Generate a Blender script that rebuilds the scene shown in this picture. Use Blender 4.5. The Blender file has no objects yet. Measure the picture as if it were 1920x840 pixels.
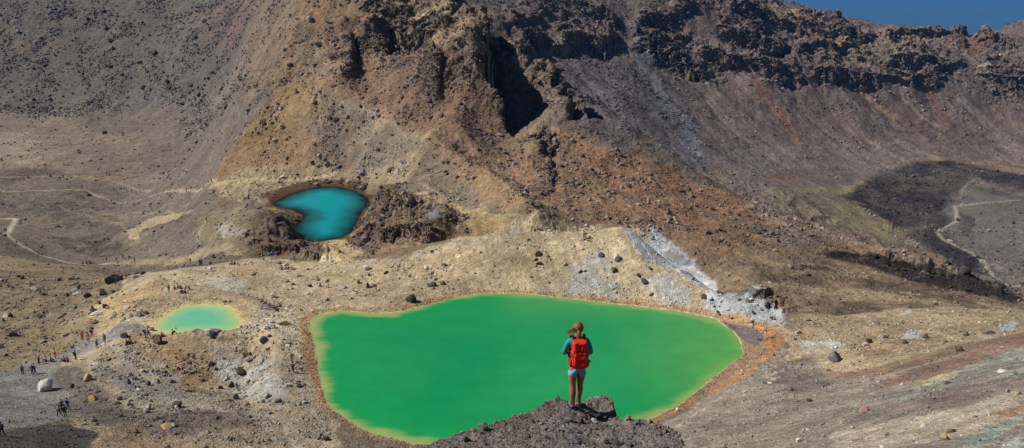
import bpy, bmesh, math, random
import numpy as np
from mathutils import Vector, Matrix

# ------------------------------------------------------------------ basics
rng = np.random.default_rng(11)
random.seed(5)
sc = bpy.context.scene
COL = sc.collection
F = 1663.0                      # focal length in photo pixels (1920 wide)
PITCH = math.atan(480.0 / F)
CP, SP = math.cos(PITCH), math.sin(PITCH)

def ray(px, py):
    """pixel of the photo -> (x/Y, z/Y) slopes of its sight line from the lookout"""
    xi = (np.asarray(px, float) - 960) / F
    yi = (420 - np.asarray(py, float)) / F
    d = CP + yi * SP
    return xi / d, (-SP + yi * CP) / d

def link(o, parent=None):
    COL.objects.link(o)
    if parent is not None:
        o.parent = parent
    return o

def tag(o, label=None, cat=None, group=None, kind=None):
    if label: o['label'] = label
    if cat: o['category'] = cat
    if group: o['group'] = group
    if kind: o['kind'] = kind
    return o

def mesh_np(name, V, Fc, smooth=True, col=None, mat=None):
    """numpy vertices + faces (all of one size) to a mesh with optional point colours"""
    me = bpy.data.meshes.new(name)
    V = np.asarray(V, np.float32); Fc = np.asarray(Fc, np.int32)
    n, k = Fc.shape
    me.vertices.add(len(V)); me.vertices.foreach_set('co', V.ravel())
    me.loops.add(n * k); me.loops.foreach_set('vertex_index', Fc.ravel())
    me.polygons.add(n)
    me.polygons.foreach_set('loop_start', np.arange(0, n * k, k, dtype=np.int32))
    me.polygons.foreach_set('loop_total', np.full(n, k, np.int32))
    me.polygons.foreach_set('use_smooth', np.full(n, smooth, bool))
    me.update(calc_edges=True)
    if col is not None:
        a = me.color_attributes.new('Tint', 'FLOAT_COLOR', 'POINT')
        c = np.ones((len(V), 4), np.float32); c[:, :col.shape[1]] = col
        a.data.foreach_set('color', c.ravel())
    if mat: me.materials.append(mat)
    return me

# ------------------------------------------------------------------ noise
_perm = np.random.default_rng(3).permutation(4096).astype(np.int32)
_perm2 = np.concatenate([_perm, _perm])
_ga = np.random.default_rng(4).uniform(0, 2 * np.pi, 4096)
_gx = np.cos(_ga).astype(np.float32); _gy = np.sin(_ga).astype(np.float32)

def perlin(x, y, seed=0):
    x = np.asarray(x, np.float64) + seed * 37.17; y = np.asarray(y, np.float64) - seed * 11.73
    xi = np.floor(x); yi = np.floor(y)
    fx = (x - xi).astype(np.float32); fy = (y - yi).astype(np.float32)
    xi = xi.astype(np.int64); yi = yi.astype(np.int64)
    def g(i, j, dx, dy):
        h = _perm2[(_perm2[i & 4095] + j) & 4095]
        return _gx[h] * dx + _gy[h] * dy
    u = fx * fx * fx * (fx * (fx * 6 - 15) + 10); v = fy * fy * fy * (fy * (fy * 6 - 15) + 10)
    a = g(xi, yi, fx, fy); b = g(xi + 1, yi, fx - 1, fy)
    c = g(xi, yi + 1, fx, fy - 1); d = g(xi + 1, yi + 1, fx - 1, fy - 1)
    ab = a + (b - a) * u; cd = c + (d - c) * u
    return (ab + (cd - ab) * v) * 1.5

def fbm(x, y, wl, octs, gain=0.5, seed=0, ridged=False):
    s = 0; a = 1.0; t = 0
    for k in range(octs):
        n = perlin(x / wl, y / wl, seed + k * 3)
        if ridged: n = 1 - 2 * np.abs(n)
        s = s + a * n; t += a
        wl *= 0.47; a *= gain
    return s / t

def sstep(a, b, x):
    t = np.clip((x - a) / (b - a), 0, 1)
    return t * t * (3 - 2 * t)

# ------------------------------------------------------------------ base relief
CT = []                                      # control points (u, lnY, z/Y)
def C(px, py, Y):
    u, t = ray(px, py); CT.append((float(u), math.log(Y), float(t)))
def Hd(px, Y, z):                            # a point the photo does not show
    CT.append(((px - 960) / F / 0.96, math.log(Y), z / Y))

LAKES = {
 'emerald': (-60.0, [(583,600),(600,590),(640,583),(700,588),(740,586),(800,573),(850,559),(900,551),(960,549),(1040,557),(1120,566),
    (1200,575),(1280,585),(1338,597),(1372,620),(1391,645),(1393,664),(1350,697),(1310,730),(1268,763),(1215,786),(1100,812),
    (950,826),(860,832),(775,832),(705,813),(655,790),(622,765),(610,745),(602,715),(596,680),(590,645),(582,618)]),
 'small': (-60.8, [(287,614),(296,600),(318,584),(345,574),(372,570),(405,571),(430,577),(448,590),(454,603),(448,615),(425,621),
    (385,623),(345,625),(310,626),(292,622)]),
 'blue': (-72.0, [(510,381),(540,365),(575,354),(600,350),(632,350),(668,358),(690,371),(694,382),(680,395),(672,412),(664,430),
    (652,443),(625,449),(600,452),(585,454),(562,444),(548,434),(549,424),(566,412),(568,403),(548,393),(520,390)]),
}
def on_plane(pts, z):
    out = []
    for p in pts:
        u, t = ray(*p); Y = z / float(t); out.append((float(u) * Y, Y))
    return np.array(out)
LP = {k: on_plane(v[1], v[0]) for k, v in LAKES.items()}
for k, P in LP.items():
    for x, y in P:
        CT.append((x / y, math.log(y), (LAKES[k][0] + 0.3) / y))

# the slope below the lookout, down to the bottom edge of the picture
for px in (-400, 100, 600, 1000, 1400, 1900, 2400):
    Hd(px, 1.6, -2.2); Hd(px, 6, -6.0); Hd(px, 13, -11.5 if px < 1800 else -9.5); Hd(px, 28, -20.5 if px < 1800 else -17.5)
for px in (-400, 100, 600, 1000): Hd(px, 55, -36.0)
for px in (600, 1000): Hd(px, 85, -53)
Hd(1400, 50, -32); Hd(1400, 75, -46)
for a in [(-300,840,84),(0,840,84),(150,840,90),(300,840,96),(450,838,100),(600,835,103),
          # path ridge on the left
          (5,805,93),(60,780,104),(120,768,112),(150,735,120),(20,720,124),(-150,720,118),(-300,720,116),(60,695,134),(100,676,139),(145,668,141),(200,643,144),(262,630,147),
          (200,700,130),(300,690,133),(400,690,133),(300,760,113),(400,760,115),(500,760,116),(500,690,133),(240,730,121),(540,620,151),(490,600,156),(420,640,146),(340,640,145),
          (560,720,125),(480,820,104),(350,820,101),(200,800,101),
          # slope left of the path
          (-300,620,160),(-300,520,225),(0,620,162),(0,560,190),(0,500,245),(0,460,300),(100,620,160),(100,560,188),(130,505,245),(200,580,164),(250,560,170),(230,525,190),
          (80,645,151),(180,610,153),
          # plateau and the pale ridge
          (320,545,170),(330,510,185),(420,520,182),(420,495,200),(500,560,168),(520,520,182),(500,482,208),(560,470,216),(600,500,190),(620,545,172),(640,486,202),
          (700,480,196),(700,530,176),(780,462,190),(780,530,173),(860,448,186),(860,520,170),(940,440,182),(950,500,169),(1020,434,180),(1020,500,168),(1100,436,176),
          (1100,500,166),(1180,431,176),(1230,470,168),(1180,520,160),(1290,510,161),(1290,550,153),(1350,550,153),(1400,575,148),(1400,600,144.5),(1470,605,143),(1490,635,136),(1440,690,124)]:
    C(*a)
# hollows behind the pale ridge
for px, Y, z in [(560,228,-72.5),(700,212,-69),(780,205,-67),(860,200,-66),(940,200,-66),(1020,198,-66),(1100,196,-66),(1180,192,-66.5),(1230,186,-67),(1290,178,-68),(1350,170,-68),(1420,162,-67)]:
    Hd(px, Y, z)
for a in [  # rocky mound right of the turquoise pool, saddle
          (700,460,221),(690,400,240),(740,372,250),(800,385,238),(860,410,224),(800,440,214),(900,430,216),(960,425,214),
          (650,470,216),(560,455,228),(520,420,236),(500,440,226),(470,465,219),(460,400,262),(420,430,250),
          (700,360,262),(760,345,266),(800,300,276),(740,320,283),(860,340,258),(900,380,238),(960,400,226),(1000,430,212),
          (600,338,306),(640,335,303),(560,340,306),(500,365,300),(450,380,290),
          # spur behind the pool
          (400,356,322),(430,320,330),(455,285,337),(485,235,345),(505,190,352),(540,100,372),(560,40,386),(580,-20,400),
          (520,320,313),(560,260,325),(560,180,345),(620,250,322),(620,150,347),(640,60,370),(660,0,385),
          (700,290,300),(700,210,322),(700,120,350),(740,60,366),(800,20,378),(800,-40,395),
          (780,230,308),(800,160,322),(850,112,313),(880,108,304),(882,180,298),(912,196,302),(918,130,328),(940,224,294),(940,188,318),(938,140,332),(975,230,292),(975,188,317),(975,150,327),(1005,238,290),(1005,200,312),(1012,172,321),(860,62,348),(900,62,350),(841,-8,388),(857,28,374),(900,42,366),(946,64,350),(990,98,338),(1030,126,325),(1050,160,312),(1072,188,305),
          (860,210,306),(900,250,290),(950,235,292),(1000,246,289),(860,290,278),(950,320,262),(1000,290,274),(1040,255,285),(1100,211,299),(1147,232,293),(1200,264,286),(1250,298,279),(1300,334,270),(1350,358,263),
          (950,385,232),(1050,400,224),(1050,330,254),(1100,280,277),(1100,350,246),(1150,310,268),(1200,330,262),(1200,380,236),(1200,425,220),
          (1280,365,254),(1300,420,226),(1350,400,244),(1330,470,208),(1400,380,257),(1400,450,218),(1400,510,186),(1420,545,168),
          (1500,430,240),(1500,480,208),(1600,455,236),(1600,500,205),(1700,482,232),(1700,515,206),(1800,510,228),(1800,540,200),(1910,560,214),(1910,585,182),(2100,600,215),
          (1500,540,180),(1600,545,182),(1700,560,176),(1500,590,152),(1600,590,154),(1700,592,152),(1800,592,150),(1910,600,140),(2150,610,140),
          (1560,640,134),(1700,640,130),(1820,640,124),(1600,700,112),(1700,680,112),(1910,640,112),(1800,700,98),(1910,700,90),(2150,700,84),
          (1500,700,119),(1500,760,98),(1400,760,102),(1600,760,92),(1300,800,97),(1350,835,86),(1500,830,78),(1700,760,82),(1700,830,66),(1900,760,72),(1900,830,60),(2150,830,54),
          (1260,800,100)]:
    C(*a)
for px, Y, z in [(880,440,-48),(950,420,-66),(1000,420,-76),(1050,400,-80),(1040,360,-72),(1100,400,-95),(1200,360,-92),(1300,330,-92),(1400,320,-98),(1500,310,-102),(1600,300,-106),(1700,300,-112),(1800,295,-116),(1910,280,-116),(2150,280,-118),
                 (1040,450,-98),(1300,450,-125),(1600,400,-140),(1900,370,-142),(2150,370,-145)]:
    Hd(px, Y, z)
for a in [  # far wall across the valley
          (1060,225,600),(1100,240,590),(1200,280,570),(1300,310,560),(1400,340,545),(1500,365,540),(1600,410,520),(1700,455,490),(1800,490,460),(1900,545,420),
          (1150,180,650),(1250,220,650),(1350,260,650),(1450,285,650),(1550,310,650),(1650,330,640),(1750,330,650),(1900,340,650),(2150,340,650),
          (1700,400,560),(1900,400,560),(1900,460,500),(2150,450,500),
          (1060,120,690),(1150,110,720),(1200,140,715),(1300,180,715),(1400,210,720),(1500,230,740),(1600,250,750),(1700,265,760),(1800,275,770),(1900,285,780),(2150,290,790),
          (960,60,690),(1000,90,690),(900,0,720),(960,-40,760),(1100,40,770),(1200,60,790),(1300,100,790),(1330,150,760),(1400,160,765),(1500,170,790),(1600,180,810),(1700,195,830),(1800,205,850),(1900,215,860),
          (1100,-40,840),(1300,0,850),(1300,-50,900),(1400,40,860),(1400,-15,920),(1500,60,880),(1500,17,940),(1600,90,880),(1600,36,960),(1700,100,900),(1700,56,970),(1800,110,920),(1800,66,985),(1860,62,990),
          (1900,110,925),(1918,84,960),(1900,50,1250),(2000,30,1280),(2150,100,940),(2150,60,990)]:
    C(*a)
for px, Y, z in [(1500,1150,-110),(1600,1150,-150),(1700,1150,-170),(1800,1120,-170),(1900,1100,-130),(2150,1100,-110),(1300,1150,-60),(1100,1100,-50),
                 (1500,1500,-260),(1700,1500,-280),(1900,1600,-260),(2150,1500,-230),(1100,1500,-150),(700,1500,-60),(0,1500,-40),(-400,1500,-40),(1900,1900,-420),(1300,1900,-420)]:
    Hd(px, Y, z)
for a in [  # crater floor and the stony mountainside on the left
          (-300,430,340),(10,430,345),(80,478,305),(160,496,290),(250,490,275),(330,490,262),(380,490,240),(300,440,300),(370,450,270),(390,415,285),
          (100,410,370),(200,440,330),(300,400,340),(-300,358,430),(0,360,430),(150,355,435),(280,362,415),(380,355,345),(350,380,345),
          (-300,300,520),(0,300,520),(200,300,510),(350,310,480),(0,250,600),(-300,250,600),(150,260,590),(300,250,560),(420,250,500),
          (0,190,680),(-300,190,690),(150,200,660),(300,180,640),(420,160,600),(480,120,560),(0,110,740),(-300,110,750),(200,100,720),(400,60,670),(500,30,580),
          (0,30,800),(-300,30,810),(250,20,770),(450,-10,720),(100,-50,870),(300,-60,860),(520,-50,640),(700,-60,520)]:
    C(*a)

CT = np.array(CT)
# drop near-duplicates
keep = []
for i, c in enumerate(CT):
    if all(np.hypot(*(CT[j, :2] - c[:2])) > 0.004 for j in keep): keep.append(i)
CT = CT[keep]
def _k(r): return r * r * np.log(r + 1e-9)
A = np.hypot(CT[:, None, 0] - CT[None, :, 0], CT[:, None, 1] - CT[None, :, 1])
n = len(CT)
K = _k(A) + np.eye(n) * 2e-5
Pm = np.column_stack([np.ones(n), CT[:, 0], CT[:, 1]])
M_ = np.block([[K, Pm], [Pm.T, np.zeros((3, 3))]])
W_ = np.linalg.solve(M_, np.concatenate([CT[:, 2], np.zeros(3)]))
UMAX, V0, V1 = 0.96, math.log(1.5), math.log(1900)
GU, GV = 710, 1300
gu = np.linspace(-UMAX, UMAX, GU); gv = np.linspace(V0, V1, GV)
BG = np.zeros((GU, GV))
for i in range(GU):
    r = np.hypot(gu[i] - CT[:, 0][None, :], gv[:, None] - CT[:, 1][None, :])
    BG[i] = _k(r) @ W_[:n] + W_[n] + W_[n + 1] * gu[i] + W_[n + 2] * gv
def bil(G, u, v):
    a = np.clip((u + UMAX) / (2 * UMAX) * (GU - 1), 0, GU - 1.001); b = np.clip((v - V0) / (V1 - V0) * (GV - 1), 0, GV - 1.001)
    i = a.astype(int); j = b.astype(int); fa = a - i; fb = b - j
    return (G[i, j] * (1 - fa) + G[i + 1, j] * fa) * (1 - fb) + (G[i, j + 1] * (1 - fa) + G[i + 1, j + 1] * fa) * fb

def first_hit(tcol, vcol, t):
    """first place along a column where the ground rises to the sight line"""
    k = np.argmax(tcol >= t)
    if not (tcol[k] >= t): k = int(np.argmax(tcol)) or 1
    if k == 0: return vcol[0]
    a, b = tcol[k - 1], tcol[k]
    return vcol[k - 1] + (vcol[k] - vcol[k - 1]) * (t - a) / max(b - a, 1e-9)

def trace(pts):
    """outline seen in the photo -> (u, lnY) on the base relief"""
    out = []
    for p in pts:
        if len(p) == 3:
            out.append((float(ray(p[0], p[1])[0]), math.log(p[2]))); continue
        u, t = ray(*p); u = float(u); t = float(t)
        i = min(max((u + UMAX) / (2 * UMAX) * (GU - 1), 0), GU - 1)
        start = int((math.log(40) - V0) / (V1 - V0) * GV)
        out.append((u, float(first_hit(BG[int(round(i)), start:], gv[start:], t))))
    return np.array(out)

def seg_d(P, u, v, closed=True):
    """signed distance (in fractions of the distance from the lookout) to an outline"""
    n = len(P); d = np.full(u.shape, 1e9); ins = np.zeros(u.shape, bool)
    for i in range(n if closed else n - 1):
        ax, ay = P[i]; bx, by = P[(i + 1) % n]
        ex, ey = bx - ax, by - ay; L = ex * ex + ey * ey + 1e-12
        wx, wy = u - ax, v - ay
        s = np.clip((wx * ex + wy * ey) / L, 0, 1)
        d = np.minimum(d, (wx - ex * s) ** 2 + (wy - ey * s) ** 2)
        if closed:
            c = ((ay <= v) & (by > v)) | ((by <= v) & (ay > v))
            xi = ax + (v - ay) / (by - ay + 1e-15) * ex
            ins ^= c & (u < xi)
    d = np.sqrt(d)
    return np.where(ins, -d, d) if closed else d

def side_d(P, u, v):
    """signed distance to an open line, positive on its right"""
    best = np.full(u.shape, 1e9); sg = np.ones(u.shape)
    for i in range(len(P) - 1):
        ax, ay = P[i]; bx, by = P[i + 1]
        ex, ey = bx - ax, by - ay; L = ex * ex + ey * ey + 1e-12
        wx, wy = u - ax, v - ay
        s = np.clip((wx * ex + wy * ey) / L, 0, 1)
        d = (wx - ex * s) ** 2 + (wy - ey * s) ** 2
        m = d < best
        best = np.where(m, d, best); sg = np.where(m, np.sign(wx * ey - wy * ex), sg)
    return np.sqrt(best) * sg
# ------------------------------------------------------------------ crags and scarps
CRAGS = [  # outline in the photo, strength
 ([(655,-10),(845,-10),(845,40),(790,25),(760,60),(725,45),(690,28)], 1.0),
 ([(668,100),(690,45),(715,45),(700,105),(680,112)], .9),
 ([(690,85),(722,60),(735,85),(712,108),(690,110)], 1.0),
 ([(735,65),(800,45),(850,60),(878,58),(888,66),(880,120),(884,170),(860,172),(845,120),(800,90),(760,98)], .62),
 ([(975,88),(1010,100),(1035,150),(1062,190),(1060,230),(1042,235),(1022,200),(1000,150)], .45), ([(1000,385),(985,330),(1010,300),(1030,330),(1025,370)], .4), ([(940,350),(960,345),(985,370),(960,380)], .3), ([(1290,440),(1320,450),(1310,465),(1285,455)], .3), ([(1215,345),(1240,350),(1230,365),(1210,360)], .3),
 ([(700,110),(755,95),(765,120),(735,150),(705,140)], .6),
 ([(785,130),(815,125),(822,165),(805,200),(785,185)], .9),
 ([(640,100),(655,95),(660,155),(648,165),(640,150)], .8), ([(618,110),(632,105),(636,150),(622,158)], .6),
 ([(1060,165),(1098,170),(1103,215),(1075,205)], 1.0),
 ([(960,20),(1010,5),(1040,20),(1010,90),(965,85)], .8), ([(1040,20),(1130,10),(1155,60),(1120,95),(1060,90),(1040,50)], 1.0),
 ([(860,5),(960,15),(1000,-10),(1100,-30),(1100,5),(960,35),(880,30)], .6),
 ([(1180,70),(1200,40),(1330,-10),(1340,20),(1250,60),(1230,110),(1200,95)], .8),
 ([(1240,90),(1290,70),(1350,90),(1400,120),(1330,160),(1270,135)], 1.0),
 ([(1330,-10),(1430,-10),(1500,50),(1520,110),(1480,160),(1430,150),(1400,110),(1350,60)], 1.0),
 ([(1430,20),(1560,30),(1640,60),(1640,140),(1570,165),(1500,150),(1440,110)], .8),
 ([(1650,60),(1810,45),(1800,150),(1740,155),(1650,150)], .7),
 ([(1840,50),(1940,60),(1940,180),(1860,180),(1820,120)], .6),
 ([(672,395),(690,372),(740,368),(800,380),(850,400),(860,430),(800,450),(740,450),(690,440),(668,425)], .55),
 ([(470,468),(485,430),(515,408),(548,416),(560,446),(600,462),(640,480),(560,478),(500,472)], .5),
 ([(985,320),(1005,270),(1040,250),(1050,285),(1020,345),(995,360)], .55),
 ([(1135,288),(1180,292),(1178,312),(1135,308)], .8), ([(1060,320),(1090,330),(1060,360),(1040,345)], .35),
 ([(1390,550),(1430,545),(1480,580),(1470,592),(1420,575)], .8),
 ([(1540,480),(1640,480),(1800,510),(1915,555),(1900,570),(1780,550),(1640,510)], .45),
 ([(1590,350),(1680,312),(1800,305),(1920,320),(1920,358),(1800,350),(1780,400),(1740,450),(1780,480),(1840,510),(1760,500),(1680,450),(1620,400)], .22),
]
SCARPS = [ # line (drops on its right), height m, reach (fraction), edge (fraction)
 ([(924,214,294),(902,186,300),(893,150,306),(903,112,315),(888,92,326),(902,62,352)], 26, .11, .007),
 ([(1060,222,296),(1052,190,303),(1040,150,316),(1015,110,336)], 10, .05, .008),
 ([(1100,214),(1090,185),(1075,165)], 8, .035, .006),
 ([(735,62),(770,85),(800,82)], 9, .04, .006),
 ([(765,56),(800,62),(845,80)], 5, .04, .006),
 ([(725,110),(722,85),(716,60)], 7, .03, .005),
 ([(690,28),(730,32),(760,40)], 3, .035, .006),
 ([(845,50),(843,10),(838,-20)], 12, .04, .006),
 ([(1040,92),(1080,78),(1120,86),(1150,70)], 15, .03, .008),
 ([(1100,14),(1130,25),(1150,45)], 11.0, .03, .008),
 ([(950,78),(985,72),(1020,86)], 11.0, .03, .008), ([(940,50),(980,40),(1010,45)], 7.6, .03, .008),
 ([(1190,60),(1240,48),(1290,20)], 8.5, .03, .008), ([(1190,90),(1240,80),(1290,62)], 7.6, .03, .008),
 ([(1235,100),(1275,125),(1310,145)], 14.4, .03, .008),
 ([(1320,108),(1370,112),(1400,130)], 14.4, .03, .008),
 ([(1360,60),(1410,80),(1470,95)], 14.4, .03, .008), ([(1380,20),(1440,30),(1500,60)], 12.8, .03, .008),
 ([(1420,130),(1470,130),(1500,150)], 12.8, .03, .008), ([(1500,90),(1550,95),(1600,85)], 11.0, .03, .008),
 ([(1530,150),(1590,145),(1640,152)], 11.0, .03, .008), ([(1490,45),(1560,62),(1630,70)], 9.3, .03, .008),
 ([(1660,122),(1740,120),(1800,130)], 8.5, .03, .007), ([(1660,66),(1740,64),(1800,66)], 9.3, .03, .007), ([(1650,150),(1720,152),(1760,150)], 6.0, .03, .007),
 ([(1810,80),(1800,62),(1790,52)], 9.3, .03, .007), ([(1840,70),(1870,75),(1900,85)], 8.5, .03, .007), ([(1860,150),(1890,158),(1915,150)], 8.5, .03, .007),
 ([(470,466),(510,472),(570,476),(640,486)], 2.5, .05, .008),
 ([(822,200),(818,165),(805,130)], 8, .03, .006), ([(660,160),(656,130),(650,98)], 5, .025, .005),
 ([(1035,350),(1020,310),(1040,262)], 1.8, .03, .006), ([(1010,300),(1000,270),(1020,250)], 2.5, .03, .006),
 ([(690,440),(720,446),(760,440),(830,450)], 4, .04, .006), ([(672,400),(700,392),(740,400)], 4, .03, .006),
]
RIDGES = [([(600,200),(640,214),(700,238),(780,284),(860,322),(940,368),(1005,424)], 4.2, .022), ([(700,120),(740,150),(790,200),(850,260),(900,300)], 3.0, .016),
 ([(560,60),(530,130),(505,190),(470,260),(430,315)], 3.5, .022), ([(560,210),(590,260),(610,310)], 2.5, .018), ([(640,60),(650,110),(640,170)], 3, .014)]
RG = [(trace(P), h, r) for P, h, r in RIDGES]
uu, vv = np.meshgrid(gu, gv, indexing='ij')
MC = np.zeros_like(BG)
for P, s in CRAGS:
    T = trace(P)
    lo, hi = T.min(0) - .06, T.max(0) + .06
    m = (uu > lo[0]) & (uu < hi[0]) & (vv > lo[1]) & (vv < hi[1])
    if m.any():
        MC[m] = np.maximum(MC[m], s * sstep(.012, -.010, seg_d(T, uu[m], vv[m])))
SC = [(trace(P), h, r, e) for P, h, r, e in SCARPS]
# calm ground: plateau, crater floor, valley floor
CALM = [([(230,520),(560,470),(940,438),(1180,430),(1350,540),(1480,620),(1200,575),(900,550),(580,610),(300,640),(150,690)], .35, 8),
        ([(-400,190),(120,215),(330,260),(400,350),(380,500),(-400,500)], .35, 20),
        ([(1400,330),(1920,300),(2300,300),(2300,500),(1700,470)], .3, 20),
        ([(-200,700),(150,650),(280,620),(140,700),(130,790),(-200,860)], .3, 6)]
MR = np.ones_like(BG)
for P, s, so in CALM:
    T = trace(P); so /= 1600
    MR = MR * (1 - (1 - s) * sstep(so, -so, seg_d(T, uu, vv)))

def height(u, v, detail=True):
    Y = np.exp(v); x = u * Y; y = Y
    z = bil(BG, u, v) * Y
    mc = bil(MC, u, v); mr = bil(MR, u, v)
    # tilted rock blocks with a broken edge
    near = v > math.log(120)
    nz = fbm(u * 60, v * 60, 1.6, 5, .62, 21) * .020
    for T, h, r, e in SC:
        lo, hi = T.min(0) - r * 1.6, T.max(0) + r * 1.6
        m = (u > lo[0]) & (u < hi[0]) & (v > lo[1]) & (v < hi[1])
        if not m.any(): continue
        um, vm = u[m], v[m]
        d = side_d(T, um, vm) + nz[m]
        # fades beyond the ends of the line
        a, b = T[0] - T[1], T[-1] - T[-2]
        a /= np.hypot(*a) + 1e-9; b /= np.hypot(*b) + 1e-9
        ea = (um - T[0][0]) * a[0] + (vm - T[0][1]) * a[1]; eb = (um - T[-1][0]) * b[0] + (vm - T[-1][1]) * b[1]
        k = (1 - sstep(-.2 * r, .5 * r, ea)) * (1 - sstep(-.2 * r, .5 * r, eb))
        z[m] += h * k * np.where(d > 0, -.62 * np.exp(-(d / r) * 1.6) * sstep(0, e, d), .38 * np.exp(d / r * 2.2)) \
              + h * k * (.38 * sstep(e, 0, d)) * (d > 0)
    far = sstep(480, 620, Y)
    amp = .0068 * Y
    z = z + amp * mr * fbm(x, y, 55, 5 if not detail else 9, .52, 1)
    z = z + amp * .75 * mr * (1 - .72 * far * (1 - mc)) * fbm(x, y, 14, 3 if not detail else 6, .55, 31, True) * sstep(60, 200, Y)
    for T, h, r in RG:
        lo, hi = T.min(0) - r * 3, T.max(0) + r * 3
        m = (u > lo[0]) & (u < hi[0]) & (v > lo[1]) & (v < hi[1])
        if m.any():
            z[m] += h * np.exp(-(np.abs(seg_d(T, u[m], v[m], False) + nz[m] * .5) / r) ** 1.5)
    # crags: ribs and ledges
    w = mc > .01
    if w.any():
        xw, yw, zw, mw, fw = x[w], y[w], z[w], mc[w], far[w]
        mw = mw * ((.25 - .2 * fw) + (.75 + .2 * fw) * sstep(-.28 + .16 * fw, .22, fbm(xw / (1 + fw), yw / (1 + fw), 30, 3, .55, 55)))
        o = 4 if not detail else 7
        sc_ = np.clip(yw / 300, .3, 1.75)
        rib = fbm(xw / sc_, yw / sc_, 17, o, .58, 41, True)
        rib2 = fbm(xw / sc_, yw / sc_, 6, max(o - 2, 2), .6, 47, True)
        lump = fbm(xw / sc_, yw / sc_, 34, 3, .5, 43)
        zw = zw + mw * sc_ * (5.6 * rib + 2.2 * rib2 + 5.0 * lump)
        st = 5.4 * sc_
        q = zw / st + 1.9 * fbm(xw / sc_, yw / sc_, 38, 4, .55, 51)
        fl = np.floor(q); fr = q - fl
        hard = .35 + .65 * sstep(-.2, .25, fbm(xw / sc_, yw / sc_, 20, 3, .5, 57))
        zz = zw + (fl + sstep(.45, .95, fr) - q) * st * .8 * hard
        zw = zw + (zz - zw) * np.clip(mw * 1.1, 0, 1)
        z[w] = zw
    if detail:
        z = z + mr * (.10 + .0004 * Y) * fbm(x, y, 3.2, 5, .62, 61)
        # talus runnels on the far wall and the stony mountainside
        zt = fbm((x + .45 * y) / 1.0, y * .10, 16, 3, .5, 71) * far * (.3 + .6 * sstep(-.05, .1, u))
        z = z + zt * (1 - mc)
    # pools: beds, shores
    for k, P in LP.items():
        L = LAKES[k][0]
        lo, hi = P.min(0) - 14, P.max(0) + 14
        m = (x > lo[0]) & (x < hi[0]) & (y > lo[1]) & (y < hi[1])
        if not m.any(): continue
        xm, ym = x[m], y[m]
        d = seg_d(P, xm, ym) + .35 * fbm(xm, ym, 4, 4, .5, 81)
        W = {'emerald': 5.0, 'small': 3.0, 'blue': 6.0}[k]
        zz = z[m]
        out = L + .05 + np.maximum(d, 0) * .10
        zo = out + (np.maximum(zz, out) - out) * sstep(0, W, d)
        zo = zo + (zz - zo) * sstep(W, 12, d) + .06 * fbm(xm, ym, 1.1, 4, .6, 83) * sstep(.2, 1.2, d)
        zi = L - np.minimum(-d * .35 + .02, 4)
        z[m] = np.where(d > 0, zo, zi)
    return z

# ------------------------------------------------------------------ terrain sheet (finer where more of it shows)
NU, NV = 1725, 1500
cu = np.linspace(-.92, .92, NU)
PV = 900
pv = np.linspace(math.log(1.6), math.log(1850), PV)
cs = cu[::4]
U4, V4 = np.meshgrid(cs, pv, indexing='ij')
Z4 = height(U4, V4, False)
T4 = Z4 / np.exp(V4)
dt = np.abs(np.diff(T4, axis=1)); dv = np.diff(pv)[None, :]
rm = np.maximum.accumulate(T4, axis=1)[:, :-1]
vis = np.where(T4[:, 1:] >= rm - .004, 1.0, .22) * np.where(T4[:, 1:] < -.62, .35, 1.0) * np.where(T4[:, 1:] > .04, .4, 1)
ds = np.sqrt((.16 * dv) ** 2 + dt ** 2) * vis
ker = np.hanning(25); ker /= ker.sum()
pad = np.pad(ds, ((12, 12), (0, 0)), 'edge')
ds = sum(ker[i] * pad[i:i + ds.shape[0]] for i in range(25))
kv = np.hanning(9); kv /= kv.sum()
pad = np.pad(ds, ((0, 0), (4, 4)), 'edge')
ds = sum(kv[i] * pad[:, i:i + ds.shape[1]] for i in range(9))
cum = np.concatenate([np.zeros((len(cs), 1)), np.cumsum(ds, 1)], 1)
cum /= cum[:, -1:]
rows = np.linspace(0, 1, NV)
VV4 = np.stack([np.interp(rows, cum[i], pv) for i in range(len(cs))])
VV = np.stack([np.interp(cu, cs, VV4[:, j]) for j in range(NV)], 1)
UU = np.repeat(cu[:, None], NV, 1)
ZZ = height(UU, VV)
YY = np.exp(VV); XX = UU * YY; TT = ZZ / YY

def ground(px, py):
    """the spot of the ground seen at this place of the photo"""
    u, t = ray(px, py); u = float(u); t = float(t)
    i = int(round((u + .92) / 1.84 * (NU - 1))); i = min(max(i, 0), NU - 1)
    s = int(np.searchsorted(YY[i], 45))
    v = first_hit(TT[i, s:], VV[i, s:], t)
    Y = math.exp(v)
    return Vector((u * Y, Y, gz(u * Y, Y)))
def gz(x, y):
    """ground height at a place"""
    u = x / y; a = min(max((u + .92) / 1.84 * (NU - 1), 0), NU - 1.001); i = int(a); f = a - i
    v = math.log(y)
    return float(np.interp(v, VV[i], ZZ[i]) * (1 - f) + np.interp(v, VV[i + 1], ZZ[i + 1]) * f)

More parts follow.
